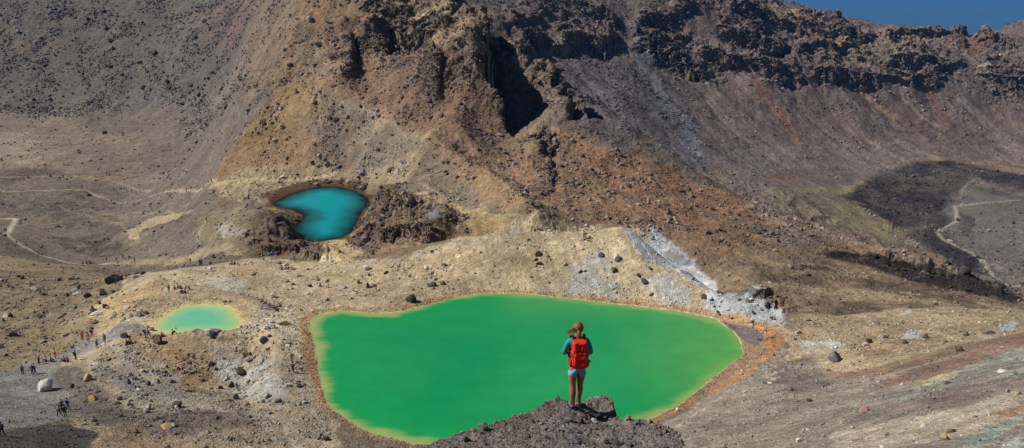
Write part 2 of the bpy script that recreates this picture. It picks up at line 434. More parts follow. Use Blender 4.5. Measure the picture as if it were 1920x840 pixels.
# ------------------------------------------------------------------ ground colours (what the ground is made of)
def srgb(r, g, b):
    return np.array([((c / 255) / 12.92 if c / 255 <= .04045 else ((c / 255 + .055) / 1.055) ** 2.4) for c in (r, g, b)])
n1 = fbm(UU * 22, VV * 22, 1.0, 6, .62, 101); n2 = fbm(UU * 22, VV * 22, 1.0, 6, .62, 131)
PU = UU + n1 * .016; PVv = VV + n2 * .022
CO = np.empty(UU.shape + (3,)); CO[:] = srgb(118, 102, 84)
def paint(pts, col, soft=14, k=1.0, closed=True, width=0, breakup=0, bwl=.02, raw=False, seed=0):
    T = trace(pts); so = soft / 1600.0; w_ = width / 1600.0
    mg = so + w_ + .03
    lo, hi = T.min(0) - mg, T.max(0) + mg
    a = max(int(np.searchsorted(cu, lo[0])) - 1, 0); b = min(int(np.searchsorted(cu, hi[0])) + 1, NU)
    if b <= a: return
    sl = slice(a, b)
    pu, pw = (UU[sl], VV[sl]) if raw else (PU[sl], PVv[sl])
    m = (pw > lo[1]) & (pw < hi[1])
    if not m.any(): return
    um, vm = pu[m], pw[m]
    d = seg_d(T, um, vm, closed) - w_
    w = sstep(so, -so if closed else -so * .3, d) * k
    if breakup:
        bn = fbm(UU[sl][m], VV[sl][m], bwl, 4, .6, 200 + seed)
        w = w * sstep(-.25, .25, bn + (.5 - breakup))
    w = w[:, None]
    c = CO[sl]; c[m] = c[m] * (1 - w) + np.asarray(col) * w
S = srgb
# left mountainside and crater floor
paint([(-500,-200),(600,-200),(560,0),(530,110),(505,180),(460,250),(400,340),(-500,340)], S(112,100,88), 20)
paint([(-500,-200),(540,-200),(470,60),(420,130),(330,190),(160,200),(-500,180)], S(98,90,82), 30)
for P in ([(370,70),(430,20),(470,30),(440,75),(400,100)], [(350,40),(395,5),(440,0),(420,40)], [(70,85),(110,70),(130,80),(90,95)], [(0,65),(30,70),(25,90),(0,90)], [(420,10),(500,-10),(480,20),(430,30)]):
    paint(P, S(116,86,78), 22, .7, breakup=.5)
paint([(500,-30),(540,-30),(560,30),(540,110),(505,180),(470,190),(440,150)], S(128,108,86), 18, .7)
paint([(-500,200),(120,212),(260,260),(330,320),(150,335),(-500,335)], S(132,116,97), 18, .8)
paint([(-500,235),(60,250),(130,290),(0,325),(-500,330)], S(150,134,112), 12, .7, breakup=.4, bwl=.05)
paint([(-500,316),(100,318),(130,330),(60,338),(-500,336)], S(92,78,66), 6, .7)
paint([(-500,345),(400,350),(420,500),(250,490),(-500,500)], S(112,100,86), 8, .9)
paint([(-500,370),(170,382),(260,420),(200,450),(60,400),(-500,390)], S(88,78,70), 10, .8, breakup=.45)
paint([(90,445),(170,440),(250,465),(230,480),(150,480)], S(72,64,56), 6, .8, breakup=.4)
paint([(240,425),(320,400),(350,405),(270,435)], S(90,82,74), 5, .7)
paint([(330,455),(400,460),(390,480),(350,480)], S(84,76,66), 6, .7, breakup=.5)
paint([(250,460),(270,430),(340,405),(357,396),(340,398),(280,412),(240,440)], S(172,152,112), 4, .8)
paint([(150,392),(240,412),(330,398),(280,405),(200,400)], S(140,126,90), 5, .5)
for P, c in (([(110,386),(150,402),(200,412),(245,432),(262,455)], (146,132,96)), ([(255,398),(300,400),(330,410)], (166,148,112))):
    paint(P, S(*c), 4, .6, closed=False, width=2)
# tan spur
paint([(560,-200),(640,-30),(700,40),(770,95),(790,170),(880,215),(930,240),(1030,250),(1010,300),(960,330),(860,345),(760,350),(700,350),(560,345),(480,365),(395,362),(402,340),(440,290),(500,225),(530,120),(560,30)], S(136,111,84), 10)
paint([(500,225),(560,150),(600,210),(560,330),(470,350),(405,350),(405,335),(445,290)], S(142,115,76), 14, .9)
paint([(480,240),(520,225),(540,300),(500,330),(455,310)], S(116,96,58), 14, .7, breakup=.5)
paint([(430,340),(470,320),(620,320),(680,330),(560,345),(470,375),(400,362)], S(158,140,104), 8, .8)
paint([(590,30),(640,60),(680,150),(720,210),(680,200),(620,140)], S(140,104,74), 16, .7, breakup=.4)
paint([(560,60),(600,100),(620,160),(590,150),(560,110)], S(112,104,94), 14, .7, breakup=.4)
paint([(600,180),(720,250),(740,320),(650,330),(560,260)], S(124,112,94), 16, .6, breakup=.5)
paint([(700,130),(780,150),(850,250),(900,330),(820,280),(740,220)], S(118,92,70), 16, .8, breakup=.35)
paint([(780,25),(850,40),(850,60),(800,60),(770,50)], S(176,156,112), 8, .8)
paint([(850,35),(950,45),(980,75),(930,85),(880,60)], S(150,122,88), 8, .8)
paint([(800,85),(880,80),(900,110),(850,130),(800,110)], S(170,138,94), 8, .8, breakup=.3)
paint([(640,215),(700,240),(780,285),(830,330),(780,300),(700,262)], S(150,132,100), 10, .5)
paint([(900,235),(1000,240),(1090,330),(1000,300),(940,270)], S(146,124,84), 10, .7)
paint([(600,60),(690,30),(780,70),(885,180),(960,245),(930,300),(840,262),(740,232),(650,200),(610,130)], S(116,90,70), 16, .8, breakup=.15, bwl=.03)
paint([(640,215),(720,250),(800,300),(880,345),(960,385),(1010,430),(960,420),(860,385),(770,345),(700,330),(640,300),(590,260)], S(120,109,94), 12, .7, breakup=.2, bwl=.04)
paint([(720,90),(760,100),(800,170),(830,230),(780,220),(740,160)], S(92,84,80), 14, .7, breakup=.35)
# brown hillside
paint([(1040,248),(1120,280),(1250,320),(1400,375),(1500,415),(1700,475),(1820,505),(1700,495),(1520,480),(1480,510),(1350,530),(1200,435),(1000,438),(860,345),(900,300),(990,300)], S(138,108,80), 10)
paint([(1080,270),(1250,310),(1400,380),(1350,440),(1200,400),(1120,340)], S(146,106,76), 22, .8, breakup=.4, bwl=.03)
paint([(1000,300),(1080,340),(1180,400),(1250,430),(1100,420),(980,360)], S(122,96,70), 20, .7, breakup=.4)
paint([(860,345),(960,360),(1060,420),(1000,438),(900,390)], S(142,120,80), 12, .7, breakup=.3)
paint([(700,345),(860,345),(900,385),(1000,435),(900,430),(830,395),(740,365)], S(128,112,90), 10, .9)
paint([(1440,420),(1560,450),(1560,480),(1460,470),(1400,430)], S(112,102,94), 14, .7, breakup=.4)
paint([(1400,385),(1520,425),(1720,480),(1700,492),(1540,450),(1440,415)], S(150,128,104), 9, .7, breakup=.3)
paint([(1300,470),(1400,485),(1480,490),(1400,500),(1320,490)], S(90,76,64), 8, .7, breakup=.4)
# middle right: banded brown ground
paint([(1180,430),(1350,480),(1500,480),(1700,505),(1910,560),(2300,600),(2300,640),(1920,610),(1560,600),(1480,600),(1380,540)], S(132,110,84), 10)
for y0, y1, c in ((505,520,(156,134,100)), (528,536,(92,76,60)), (545,560,(166,144,106)), (566,574,(84,70,58)), (580,592,(110,92,70))):
    paint([(1380,y0),(1550,y0-4),(1750,y0+14),(1920,y0+36),(1920,y1+36),(1700,y1+10),(1500,y1),(1400,y1)], S(*c), 5, .7, breakup=.45, bwl=.05)
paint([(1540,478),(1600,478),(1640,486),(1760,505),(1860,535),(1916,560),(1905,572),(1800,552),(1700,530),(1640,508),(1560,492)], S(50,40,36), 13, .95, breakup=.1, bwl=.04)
paint([(1495,500),(1560,505),(1550,512),(1500,508)], S(76,60,50), 4, .8)
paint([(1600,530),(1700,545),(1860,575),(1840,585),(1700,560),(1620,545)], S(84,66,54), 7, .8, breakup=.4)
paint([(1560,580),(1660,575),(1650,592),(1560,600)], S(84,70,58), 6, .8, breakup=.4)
paint([(1490,595),(1700,585),(1920,590),(2300,600),(2300,660),(1920,625),(1760,660),(1640,705),(1540,715),(1480,690)], S(166,144,108), 9)
paint([(1550,640),(1700,620),(1900,610),(1800,640),(1640,680)], S(140,116,82), 14, .7, breakup=.4)
paint([(1500,700),(1640,690),(1780,650),(1920,625),(1920,640),(1760,680),(1600,730),(1520,730)], S(134,106,84), 10, .8)
paint([(1540,705),(1600,712),(1600,722),(1545,722)], S(92,80,44), 5, .8)
# slope at the lower right, streaked with ash, clay and sulphur
paint([(1240,800),(1320,735),(1400,690),(1470,655),(1520,700),(1640,710),(1800,660),(2300,620),(2300,1000),(1200,1000)], S(144,130,113), 8)
paint([(1650,715),(1900,635),(2300,600),(2300,650),(1900,655),(1720,720)], S(140,106,86), 8, .8)
paint([(1640,740),(1760,705),(1920,650),(1920,680),(1800,720),(1680,760)], S(150,146,128), 8, .9)
paint([(1720,715),(1790,695),(1800,705),(1740,722)], S(190,178,126), 5, .8)
paint([(1830,720),(1920,690),(1920,705),(1850,730)], S(164,172,148), 5, .8)
paint([(1500,760),(1650,735),(1760,730),(1600,770),(1440,790)], S(120,106,96), 8, .7, breakup=.4)
paint([(1400,770),(1600,745),(1700,750),(1560,775),(1420,800)], S(150,138,124), 8, .6, breakup=.4)
paint([(1700,760),(1920,700),(1920,730),(1760,775)], S(132,110,100), 8, .7, breakup=.3)
paint([(1560,810),(1800,770),(1920,730),(1920,800),(1700,840),(1560,860)], S(180,163,138), 12, .8)
paint([(1800,830),(1860,800),(1920,775),(1920,790),(1860,825),(1820,850)], S(130,142,128), 6, .8)
paint([(1860,845),(1920,815),(1920,860),(1850,860)], S(168,172,158), 6, .8)
paint([(1860,780),(1920,760),(1920,775),(1870,795)], S(170,128,90), 6, .7)
paint([(1300,770),(1420,740),(1520,760),(1440,830),(1300,860)], S(132,118,102), 14, .6, breakup=.4)
paint([(1440,690),(1520,670),(1560,720),(1480,735)], S(108,96,92), 12, .7)
# pale ridge and plateau
paint([(235,525),(330,505),(440,490),(520,472),(620,472),(700,465),(800,452),(940,436),(1060,430),(1190,428),(1260,480),(1350,545),(1480,610),(1500,650),(1380,610),(1120,575),(900,560),(700,600),(580,620),(560,660),(440,640),(300,640),(190,690),(140,665),(190,600)], S(182,161,124), 8)
paint([(600,480),(760,468),(900,450),(1000,444),(900,465),(780,490),(660,500)], S(170,154,122), 8, .8)
paint([(640,500),(900,470),(1100,470),(1200,520),(1080,560),(900,545),(750,575),(620,570)], S(168,146,108), 18, .75, breakup=.35, bwl=.03)
paint([(450,500),(480,505),(500,530),(460,545),(440,520)], S(178,146,92), 8, .6)
paint([(470,530),(530,540),(560,580),(500,620),(470,580)], S(182,164,130), 14, .6, breakup=.4)
paint([(400,515),(470,525),(450,545),(390,540)], S(182,176,158), 8, .7)
paint([(300,560),(360,530),(440,550),(480,570),(460,600),(430,572),(350,568),(290,600),(250,620),(240,590)], S(172,148,112), 8, .8)
paint([(240,600),(280,555),(330,545),(310,570),(290,600)], S(150,128,86), 6, .6, breakup=.4)
paint([(520,600),(575,600),(560,650),(590,760),(640,800),(600,840),(520,760),(470,700),(440,640)], S(192,174,140), 10, .9)
# slopes left of and below the path
paint([(-500,500),(0,480),(160,500),(235,520),(200,580),(150,640),(60,680),(-60,710),(-500,720)], S(140,121,90), 12)
paint([(-500,500),(120,510),(200,530),(120,590),(-100,560)], S(122,104,78), 18, .7, breakup=.4)
paint([(-100,640),(60,620),(140,600),(150,640),(60,680),(-100,700)], S(138,118,80), 10, .7, breakup=.4)
paint([(160,580),(230,540),(260,560),(250,600),(190,640)], S(186,162,112), 6, .7)
paint([(205,560),(270,535),(330,520),(300,545),(250,600),(215,610)], S(164,136,88), 6, .7)
paint([(-500,720),(-60,706),(20,690),(60,678),(150,645),(230,625),(300,635),(260,650),(170,660),(150,690),(100,700),(140,740),(150,780),(60,800),(-60,830),(-500,860)], S(132,126,118), 6)
paint([(130,665),(200,655),(330,640),(470,650),(580,700),(620,790),(640,840),(500,860),(130,860),(140,770),(110,705)], S(158,141,114), 8)
paint([(240,640),(330,625),(400,640),(400,700),(360,740),(300,690),(230,660)], S(154,128,88), 16, .8)
paint([(340,670),(400,680),(385,745),(345,730)], S(138,106,62), 12, .6, breakup=.5)
paint([(200,665),(280,680),(340,720),(330,760),(250,740),(180,700)], S(146,140,132), 18, .8, breakup=.4, bwl=.04)
paint([(200,730),(300,745),(420,750),(380,770),(240,765)], S(160,152,136), 10, .6, breakup=.4)
paint([(390,660),(450,670),(520,710),(540,770),(470,760),(420,730)], S(170,167,158), 22, .8, breakup=.38, bwl=.04)
paint([(420,620),(540,640),(560,700),(500,700),(430,660)], S(176,152,112), 9, .7, breakup=.3)
paint([(110,690),(150,690),(200,740),(260,790),(200,800),(110,770),(130,740),(90,710)], S(104,96,86), 7, .8)
paint([(180,770),(330,775),(470,770),(480,800),(330,820),(210,810)], S(112,100,88), 9, .8)
paint([(200,800),(300,805),(360,830),(400,860),(160,860),(170,830)], S(158,128,90), 9, .75, breakup=.3)
paint([(-100,830),(60,800),(130,795),(190,815),(150,850),(-100,880)], S(78,72,66), 6, .95)
paint([(470,790),(540,800),(600,850),(460,860)], S(146,128,98), 8, .7)
# turquoise pool surroundings
paint([(490,385),(540,355),(600,344),(680,345),(705,375),(690,400),(672,440),(660,455),(600,465),(545,440),(560,405),(520,400)], S(146,122,84), 6)
paint([(500,372),(560,348),(620,340),(680,342),(705,370),(690,378),(640,352),(590,352),(540,368),(512,384)], S(92,66,36), 5, .95)
paint([(496,384),(520,386),(560,396),(568,410),(545,428),(520,424),(500,405)], S(120,96,44), 5, .95)
paint([(505,394),(540,400),(545,412),(515,412)], S(146,134,70), 5, .8)
paint([(595,452),(640,448),(660,440),(668,448),(640,460),(600,460)], S(70,54,24), 4, .95)
paint([(440,440),(500,400),(550,412),(570,445),(640,480),(560,490),(470,480)], S(104,86,64), 7, .8)
paint([(480,440),(540,425),(560,445),(600,465),(550,475),(480,468)], S(88,58,44), 7, .7, breakup=.5)
paint([(665,400),(690,368),(760,362),(860,390),(880,420),(840,455),(760,480),(670,490),(650,470)], S(122,98,70), 7, .85)
paint([(740,365),(830,370),(860,390),(800,385)], S(170,146,98), 6, .7, breakup=.3)
paint([(860,390),(900,395),(960,430),(880,450),(850,430)], S(166,138,90), 6, .85)
paint([(610,455),(665,455),(680,480),(640,490),(600,470)], S(190,162,112), 6, .9)
paint([(690,325),(780,300),(800,305),(760,345),(700,350)], S(164,144,106), 6, .7)
paint([(405,430),(440,428),(465,435),(450,448),(415,452)], S(186,186,186), 6, .8, breakup=.3)
paint([(370,400),(440,390),(480,400),(470,440),(430,470),(370,460)], S(132,118,88), 9, .6)
# sulphate-white patches
WH = S(184,187,190)
paint([(1178,436),(1215,432),(1250,458),(1300,495),(1352,536),(1335,546),(1290,524),(1240,500),(1190,470)], WH, 8, .95, breakup=.12, bwl=.03)
paint([(1200,455),(1240,490),(1225,492),(1190,462)], S(130,126,120), 4, .7)
paint([(1085,490),(1120,480),(1150,500),(1165,555),(1100,548),(1055,548),(1070,510)], S(164,164,158), 20, .85, breakup=.25, bwl=.035)
paint([(1205,515),(1250,515),(1300,545),(1295,572),(1230,560)], S(166,166,162), 20, .85, breakup=.25, bwl=.035)
paint([(1322,560),(1370,552),(1440,580),(1480,605),(1440,608),(1380,595),(1325,580)], WH, 10, .95, breakup=.2, bwl=.03)
paint([(1000,535),(1050,530),(1040,552),(1000,548)], S(176,172,158), 5, .7, breakup=.4)
paint([(1500,645),(1560,640),(1580,655),(1510,668)], S(176,176,168), 6, .8, breakup=.35)
paint([(1690,625),(1725,622),(1725,633),(1690,635)], S(180,180,174), 5, .8)
paint([(1875,615),(1905,605),(1905,620),(1878,622)], S(180,184,180), 4, .8)
paint([(1685,590),(1705,587),(1705,595),(1686,597)], S(190,190,180), 4, .8)
paint([(450,770),(560,800),(600,840),(520,850)], S(170,162,148), 8, .5, breakup=.5)
# far wall and valley
FW = [(1040,240),(1000,100),(900,40),(860,-60),(1500,-60),(1930,20),(2300,0),(2300,330),(1700,320),(1500,330),(1300,320),(1180,300)]
paint(FW, S(110,95,88), 10)
paint([(1060,110),(1200,130),(1290,180),(1330,300),(1180,290),(1070,210)], S(98,90,92), 20, .8)
paint([(1300,170),(1400,160),(1500,180),(1900,190),(1920,290),(1600,290),(1450,280),(1340,260)], S(122,102,90), 24, .8)
paint([(1650,180),(1760,170),(1800,260),(1700,250)], S(104,78,70), 20, .6, breakup=.4)
for P, w_, c in (([(1195,60),(1215,130),(1245,190),(1290,240),(1300,290)], 9, (108,106,112)), ([(1330,165),(1345,210),(1375,250),(1420,280)], 4, (136,116,104)),
             ([(1420,155),(1440,190),(1480,235),(1500,280)], 5, (146,104,78)), ([(1610,160),(1640,190),(1670,215)], 5, (150,118,90)), ([(1640,60),(1690,120),(1692,170),(1710,200),(1760,240)], 3, (150,130,116)),
             ([(1730,150),(1750,180),(1780,230)], 4, (140,104,84)), ([(1380,130),(1395,180),(1440,240)], 3, (126,108,98)), ([(1570,170),(1620,215),(1680,240)], 3, (124,112,108)),
             ([(1800,190),(1840,230),(1900,270)], 3, (126,112,108))):
    paint(P, S(*c) * 1.1, 8, .85, closed=False, width=w_ * 1.6)
for P in ([(1430,15),(1530,25),(1560,60),(1500,70),(1440,45)], [(1540,60),(1590,70),(1600,110),(1550,120)], [(1560,90),(1640,85),(1630,130),(1570,130)], [(1660,70),(1740,65),(1730,90),(1670,95)]):
    paint(P, S(156,130,96), 9, .7, breakup=.35)
paint([(1800,55),(1870,60),(1860,95),(1810,90)], S(134,86,78), 9, .8, breakup=.3)
paint([(1430,-40),(1560,20),(1700,55),(1690,45),(1500,5)], S(140,114,92), 6, .6)
paint([(1300,0),(1420,40),(1430,100),(1350,90)], S(112,84,66), 12, .5, breakup=.5)
paint([(1640,60),(1700,60),(1690,75),(1660,90),(1650,75)], S(150,124,100), 6, .6)
paint([(1835,120),(1865,122),(1875,133),(1840,132)], S(176,160,150), 5, .8)
paint([(1200,300),(1400,280),(1600,280),(1930,290),(2300,300),(2300,420),(1600,400),(1480,380),(1300,330)], S(118,104,94), 16)
paint([(1480,270),(1700,260),(1930,275),(1930,315),(1700,305),(1550,320),(1450,310)], S(124,108,98), 14, .7)
paint([(1440,370),(1530,350),(1620,345),(1700,380),(1690,400),(1700,440),(1740,455),(1640,460),(1540,415),(1460,390)], S(132,120,88), 18, .8, breakup=.2)
paint([(1560,385),(1650,385),(1700,420),(1640,445)], S(142,130,84), 14, .55, breakup=.4)
paint([(1440,380),(1520,370),(1560,400),(1500,410)], S(112,100,88), 12, .6, breakup=.45)
paint([(1440,330),(1480,322),(1500,332),(1460,340)], S(116,84,58), 8, .7)
paint([(1700,300),(1800,295),(1920,312),(2300,320),(2300,335),(1900,325)], S(134,112,84), 8, .8)
paint([(1700,390),(1800,345),(1930,350),(2300,360),(2300,560),(1915,556),(1830,510),(1740,470)], S(110,100,94), 12, .9)
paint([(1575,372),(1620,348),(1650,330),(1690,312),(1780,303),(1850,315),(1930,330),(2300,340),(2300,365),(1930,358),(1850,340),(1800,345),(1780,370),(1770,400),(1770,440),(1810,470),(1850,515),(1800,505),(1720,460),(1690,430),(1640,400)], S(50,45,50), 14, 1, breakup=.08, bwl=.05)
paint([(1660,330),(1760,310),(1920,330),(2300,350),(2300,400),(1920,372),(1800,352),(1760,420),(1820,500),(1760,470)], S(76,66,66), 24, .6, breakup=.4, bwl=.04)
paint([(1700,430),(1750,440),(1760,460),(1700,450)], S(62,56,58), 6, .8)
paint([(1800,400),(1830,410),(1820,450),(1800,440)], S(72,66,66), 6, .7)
# trails
for P, w_, s_, c, k in (([(-40,410),(30,412),(18,432),(12,440),(35,458),(75,480),(130,495),(200,497)], 3, 3, (182,168,142), .85),
             ([(-40,361),(160,358),(300,363),(360,360),(385,354),(420,360),(470,375),(495,388)], 1.2, 2, (170,152,124), .75),
             ([(-40,334),(60,333),(160,331),(220,345),(280,360)], 1.5, 3, (158,140,112), .6),
             ([(395,357),(440,345),(520,340),(560,342),(620,335)], 2, 3, (186,166,122), .7),
             ([(640,215),(700,240),(780,285),(800,295),(760,320),(745,335)], 1.5, 5, (156,138,106), .5),
             ([(745,335),(790,350),(840,375),(860,388),(960,420),(1000,435)], 2, 3, (170,150,112), .65),
             ([(855,385),(870,400),(890,440)], 3, 3, (190,160,112), .7),
             ([(388,415),(372,440),(372,455)], 1.5, 3, (160,144,112), .6),
             ([(200,497),(300,492),(380,480),(440,478)], 6, 8, (178,156,116), .6),
             ([(235,520),(330,510),(420,500),(500,480)], 5, 6, (190,172,136), .6),
             ([(215,600),(235,560),(245,545)], 2, 3, (196,170,122), .6),
             ([(548,640),(552,700),(570,760),(600,800)], 4, 4, (176,164,146), .5),
             ([(170,685),(230,720),(330,760),(420,770)], 3, 6, (156,150,144), .4),
             ([(1910,375),(1850,380),(1790,388),(1793,400),(1795,415),(1755,435),(1770,450),(1820,475),(1850,505),(1880,530),(1915,545)], 1.5, 3, (176,164,134), .8),
             ([(1825,340),(1805,355),(1800,370)], 1.2, 2, (150,134,112), .7), ([(1850,505),(1875,530)], 1, 2, (170,156,130), .7),
             ([(1470,695),(1380,720),(1330,760),(1270,800)], 3, 5, (168,160,148), .5), ([(1320,770),(1400,778),(1450,780)], 2, 4, (160,150,138), .4)):
    hz = 2.2 if max(p[1] for p in P) - min(p[1] for p in P) < .35 * (max(p[0] for p in P) - min(p[0] for p in P)) else 1.3
    paint(P, S(*c) * .95, s_ * 1.7, min(k * 1.05, 1), closed=False, width=w_ * hz * .8, raw=True)

# shores: rust-coloured crust round the green pool, mud at its outlet
X2, Y2 = XX, YY
for k, P in LP.items():
    lo, hi = P.min(0) - 8, P.max(0) + 8
    m = (X2 > lo[0]) & (X2 < hi[0]) & (Y2 > lo[1]) & (Y2 < hi[1])
    xm, ym = X2[m], Y2[m]
    d = seg_d(P, xm, ym) + .35 * fbm(xm, ym, 4, 4, .5, 81)
    nn = fbm(xm, ym, 2.2, 5, .6, 85); c = CO[m]
    if k == 'emerald':
        right = sstep(24, 34, xm) * sstep(152, 140, ym); bot = sstep(118, 108, ym) * sstep(20, 5, xm)
        wd = 1.6 + 2.6 * right * sstep(112, 124, ym) + .8 * right + .9 * fbm(xm, ym, 14, 3, .5, 86)
        o = sstep(wd + .5, wd - .3, d + nn * .9) * sstep(.15, .5, d)
        o = o * (1 - .75 * bot) * (1 - .35 * sstep(.3, -.2, nn) * (1 - right))
        c = c + ((S(178,124,70) - c) * (o * .85 * sstep(-.35, .1, nn + .15))[:, None])
        pink = sstep(1.3, .4, d + nn * .5) * (1 - .2 * right)
        c = c + (S(158,128,98) - c) * (pink * .55 * (1 - .6 * (1 - right) * (1 - bot)))[:, None]
        c = c + (S(196,188,120) - c) * (sstep(.35, .0, d) * .8)[:, None]
    elif k == 'small':
        o = sstep(1.6, .2, d + nn * .5)
        c = c + (S(206,184,116) - c) * (o * .85)[:, None]
    else:
        o = sstep(2.2, .6, d + nn * .7)
        c = c + (S(84,62,32) - c) * (o * .9)[:, None]
    CO[m] = c
paint([(1352,601),(1400,612),(1432,628),(1438,640),(1418,648),(1399,640),(1378,620)], S(104,98,96), 3, .95, raw=True)
paint([(1425,618),(1470,622),(1478,640),(1450,668),(1400,690),(1440,650)], S(178,124,72), 8, .85)
paint([(1395,645),(1430,650),(1440,665),(1400,690),(1350,715),(1310,745),(1300,738),(1345,700)], S(142,118,96), 3, .6)

# rain-washed streaks running down the pale ridge and its mineral crust
pr_ = sstep(.03, .06, UU + .12) * sstep(.36, .30, UU) * sstep(148, 154, YY) * sstep(200, 190, YY)
sk_ = fbm(XX * 1.0 + .25 * YY, YY * .12, 1.6, 5, .6, 161)
CO = CO * (1 + (sk_ * .45 * pr_)[..., None])
# bare rock shows where it is steep
gy_ = np.gradient(ZZ, axis=1) / (np.gradient(YY, axis=1) + 1e-9)
gx_ = np.gradient(ZZ, axis=0) / (np.gradient(XX, axis=0) + 1e-9)
slope = np.hypot(gy_, gx_)
mcv = bil(MC, UU, VV)
rk = sstep(.75, 1.5, slope) * sstep(.02, .3, mcv) + .12 * sstep(.2, .8, mcv)
rk = np.clip(rk, 0, 1) * (YY > 100)
rn = fbm(XX, YY, 9, 5, .6, 150)[..., None]
rc = S(82,76,74) + (S(116,96,78) - S(82,76,74)) * np.clip(.5 + rn * 1.2, 0, 1)
CO = CO + (rc - CO) * (rk * .8)[..., None]
bn_ = sstep(.75, .35, slope) * sstep(.1, .4, mcv) * sstep(280, 320, YY) * sstep(-.3, .2, fbm(XX, YY, 40, 4, .6, 155))
CO = CO + (S(150,126,100) - CO) * (bn_ * .6)[..., None]  # tan ledges, their colour lightened so the level tops look sunlit
# fan-shaped streaks of different debris on the far wall and the lower right slope
fz = sstep(560, 640, YY) * sstep(-.05, .05, UU)
stn = fbm(XX + .45 * YY, YY * .07, 16, 6, .55, 171)
CO = CO * (1 + (stn * .55 * fz)[..., None] * np.array([1, .93, .86]))
lr = sstep(.18, .30, UU) * sstep(120, 108, YY)
st2 = fbm((XX * .18 + YY * .05), (YY - .45 * XX) * 1.0, 3.0, 5, .62, 181)
CO = CO * (1 + (st2 * .5 * lr)[..., None] * np.array([1, 1, 1.02]))
pt = fbm(XX, YY, 12, 6, .6, 191); pf = fbm(XX, YY, 2.0, 5, .65, 195)
pl = fbm(XX + 40, YY, 55, 4, .55, 197)
CO = CO * (1 + (pt * .42 + pf * .25 + pl * .30)[..., None] * np.array([1, 1.0, .97]))
lum_ = CO.mean(-1, keepdims=True); CO = lum_ + (CO - lum_) * .84
CO = np.clip(CO, .015, .9)

idx = np.arange(NU * NV).reshape(NU, NV)
Fq = np.stack([idx[:-1, :-1], idx[1:, :-1], idx[1:, 1:], idx[:-1, 1:]], -1).reshape(-1, 4)
# steep rock bulges and overhangs a little
stp = sstep(.7, 2.2, slope) * sstep(.02, .25, np.maximum(mcv, .6 * sstep(2, 4, slope))) * (YY > 150)
am = stp * np.clip(YY / 300, .5, 2.6)
s_ = np.clip(YY / 300, .5, 2.6)
dx_ = fbm((XX * .6 + ZZ * 1.0) / s_, (YY * .5 - ZZ * .9) / s_, 7, 6, .55, 701, True) * 1.9 * am
dy_ = fbm((XX * .7 - ZZ * .8) / s_ + 50, (YY * .3 + ZZ * 1.3) / s_, 7, 6, .55, 711, True) * 2.1 * am
VV_ = np.stack([XX + dx_, YY + dy_, ZZ], -1).reshape(-1, 3)
# ------------------------------------------------------------------ materials
def mat_new(name):
    m = bpy.data.materials.new(name); m.use_nodes = True
    nt = m.node_tree; b = nt.nodes['Principled BSDF']
    return m, nt, b
def N(nt, t, **kw):
    n = nt.nodes.new(t)
    for k, v in kw.items():
        if k in n.inputs: n.inputs[k].default_value = v
        else: setattr(n, k, v)
    return n
def mixmul(nt, a, b, fac=1.0, mode='MULTIPLY'):
    m = nt.nodes.new('ShaderNodeMix'); m.data_type = 'RGBA'; m.blend_type = mode
    m.inputs[0].default_value = fac
    for s, i in ((a, 6), (b, 7)):
        if hasattr(s, 'links'): nt.links.new(s, m.inputs[i])
        else: m.inputs[i].default_value = s
    return m.outputs[2]
def ramp(nt, src, stops):
    r = nt.nodes.new('ShaderNodeValToRGB')
    while len(r.color_ramp.elements) < len(stops): r.color_ramp.elements.new(.5)
    for e, (p, c) in zip(r.color_ramp.elements, stops):
        e.position = p; e.color = (c, c, c, 1) if not hasattr(c, '__len__') else tuple(c) + (1,)
    nt.links.new(src, r.inputs[0]); return r.outputs[0]

def ground_mat(name, scales=(.35, 1.6, 6.0), bumpd=.5, vattr=True, base=None, stone=(.9, 3.0)):
    m, nt, b = mat_new(name)
    tc = N(nt, 'ShaderNodeTexCoord')
    if vattr:
        at = N(nt, 'ShaderNodeAttribute', attribute_name='Tint'); c = at.outputs['Color']
    else:
        c = base
    hs = []
    for i, s in enumerate(scales):
        n = N(nt, 'ShaderNodeTexNoise', Scale=s, Detail=8.0, Roughness=.68); nt.links.new(tc.outputs['Object'], n.inputs['Vector'])
        r = ramp(nt, n.outputs['Fac'], [(.28, .62), (.5, 1.0), (.74, 1.38)])
        c = mixmul(nt, c, r, .75)
        hs.append(n.outputs['Fac'])
    for s in stone:     # single stones, lighter and darker than the soil
        v = N(nt, 'ShaderNodeTexVoronoi', Scale=s, Randomness=1.0); nt.links.new(tc.outputs['Object'], v.inputs['Vector'])
        sp = nt.nodes.new('ShaderNodeSeparateColor'); nt.links.new(v.outputs['Color'], sp.inputs[0])
        r = ramp(nt, sp.outputs[0], [(0.0, .45), (.14, .95), (.8, 1.0), (1.0, 1.7)])
        c = mixmul(nt, c, r, .42)
        hs.append(v.outputs['Distance'])
    nt.links.new(c, b.inputs['Base Color'])
    b.inputs['Roughness'].default_value = .95
    b.inputs['Specular IOR Level'].default_value = .15
    add = None
    for h, w in zip(hs, (.5, .35, .2) [:len(scales)] + (.35, .25)):
        mm = N(nt, 'ShaderNodeMath', operation='MULTIPLY'); nt.links.new(h, mm.inputs[0]); mm.inputs[1].default_value = w
        if add is None: add = mm.outputs[0]
        else:
            a2 = N(nt, 'ShaderNodeMath', operation='ADD'); nt.links.new(add, a2.inputs[0]); nt.links.new(mm.outputs[0], a2.inputs[1]); add = a2.outputs[0]
    bp = N(nt, 'ShaderNodeBump', Strength=.9, Distance=bumpd); nt.links.new(add, bp.inputs['Height'])
    nt.links.new(bp.outputs[0], b.inputs['Normal'])
    return m

M_ground = ground_mat('volcanic_ground', bumpd=.55)
terrain = link(bpy.data.objects.new('terrain', mesh_np('terrain', VV_, Fq, True, CO.reshape(-1, 3), M_ground)))
tag(terrain, kind='structure')

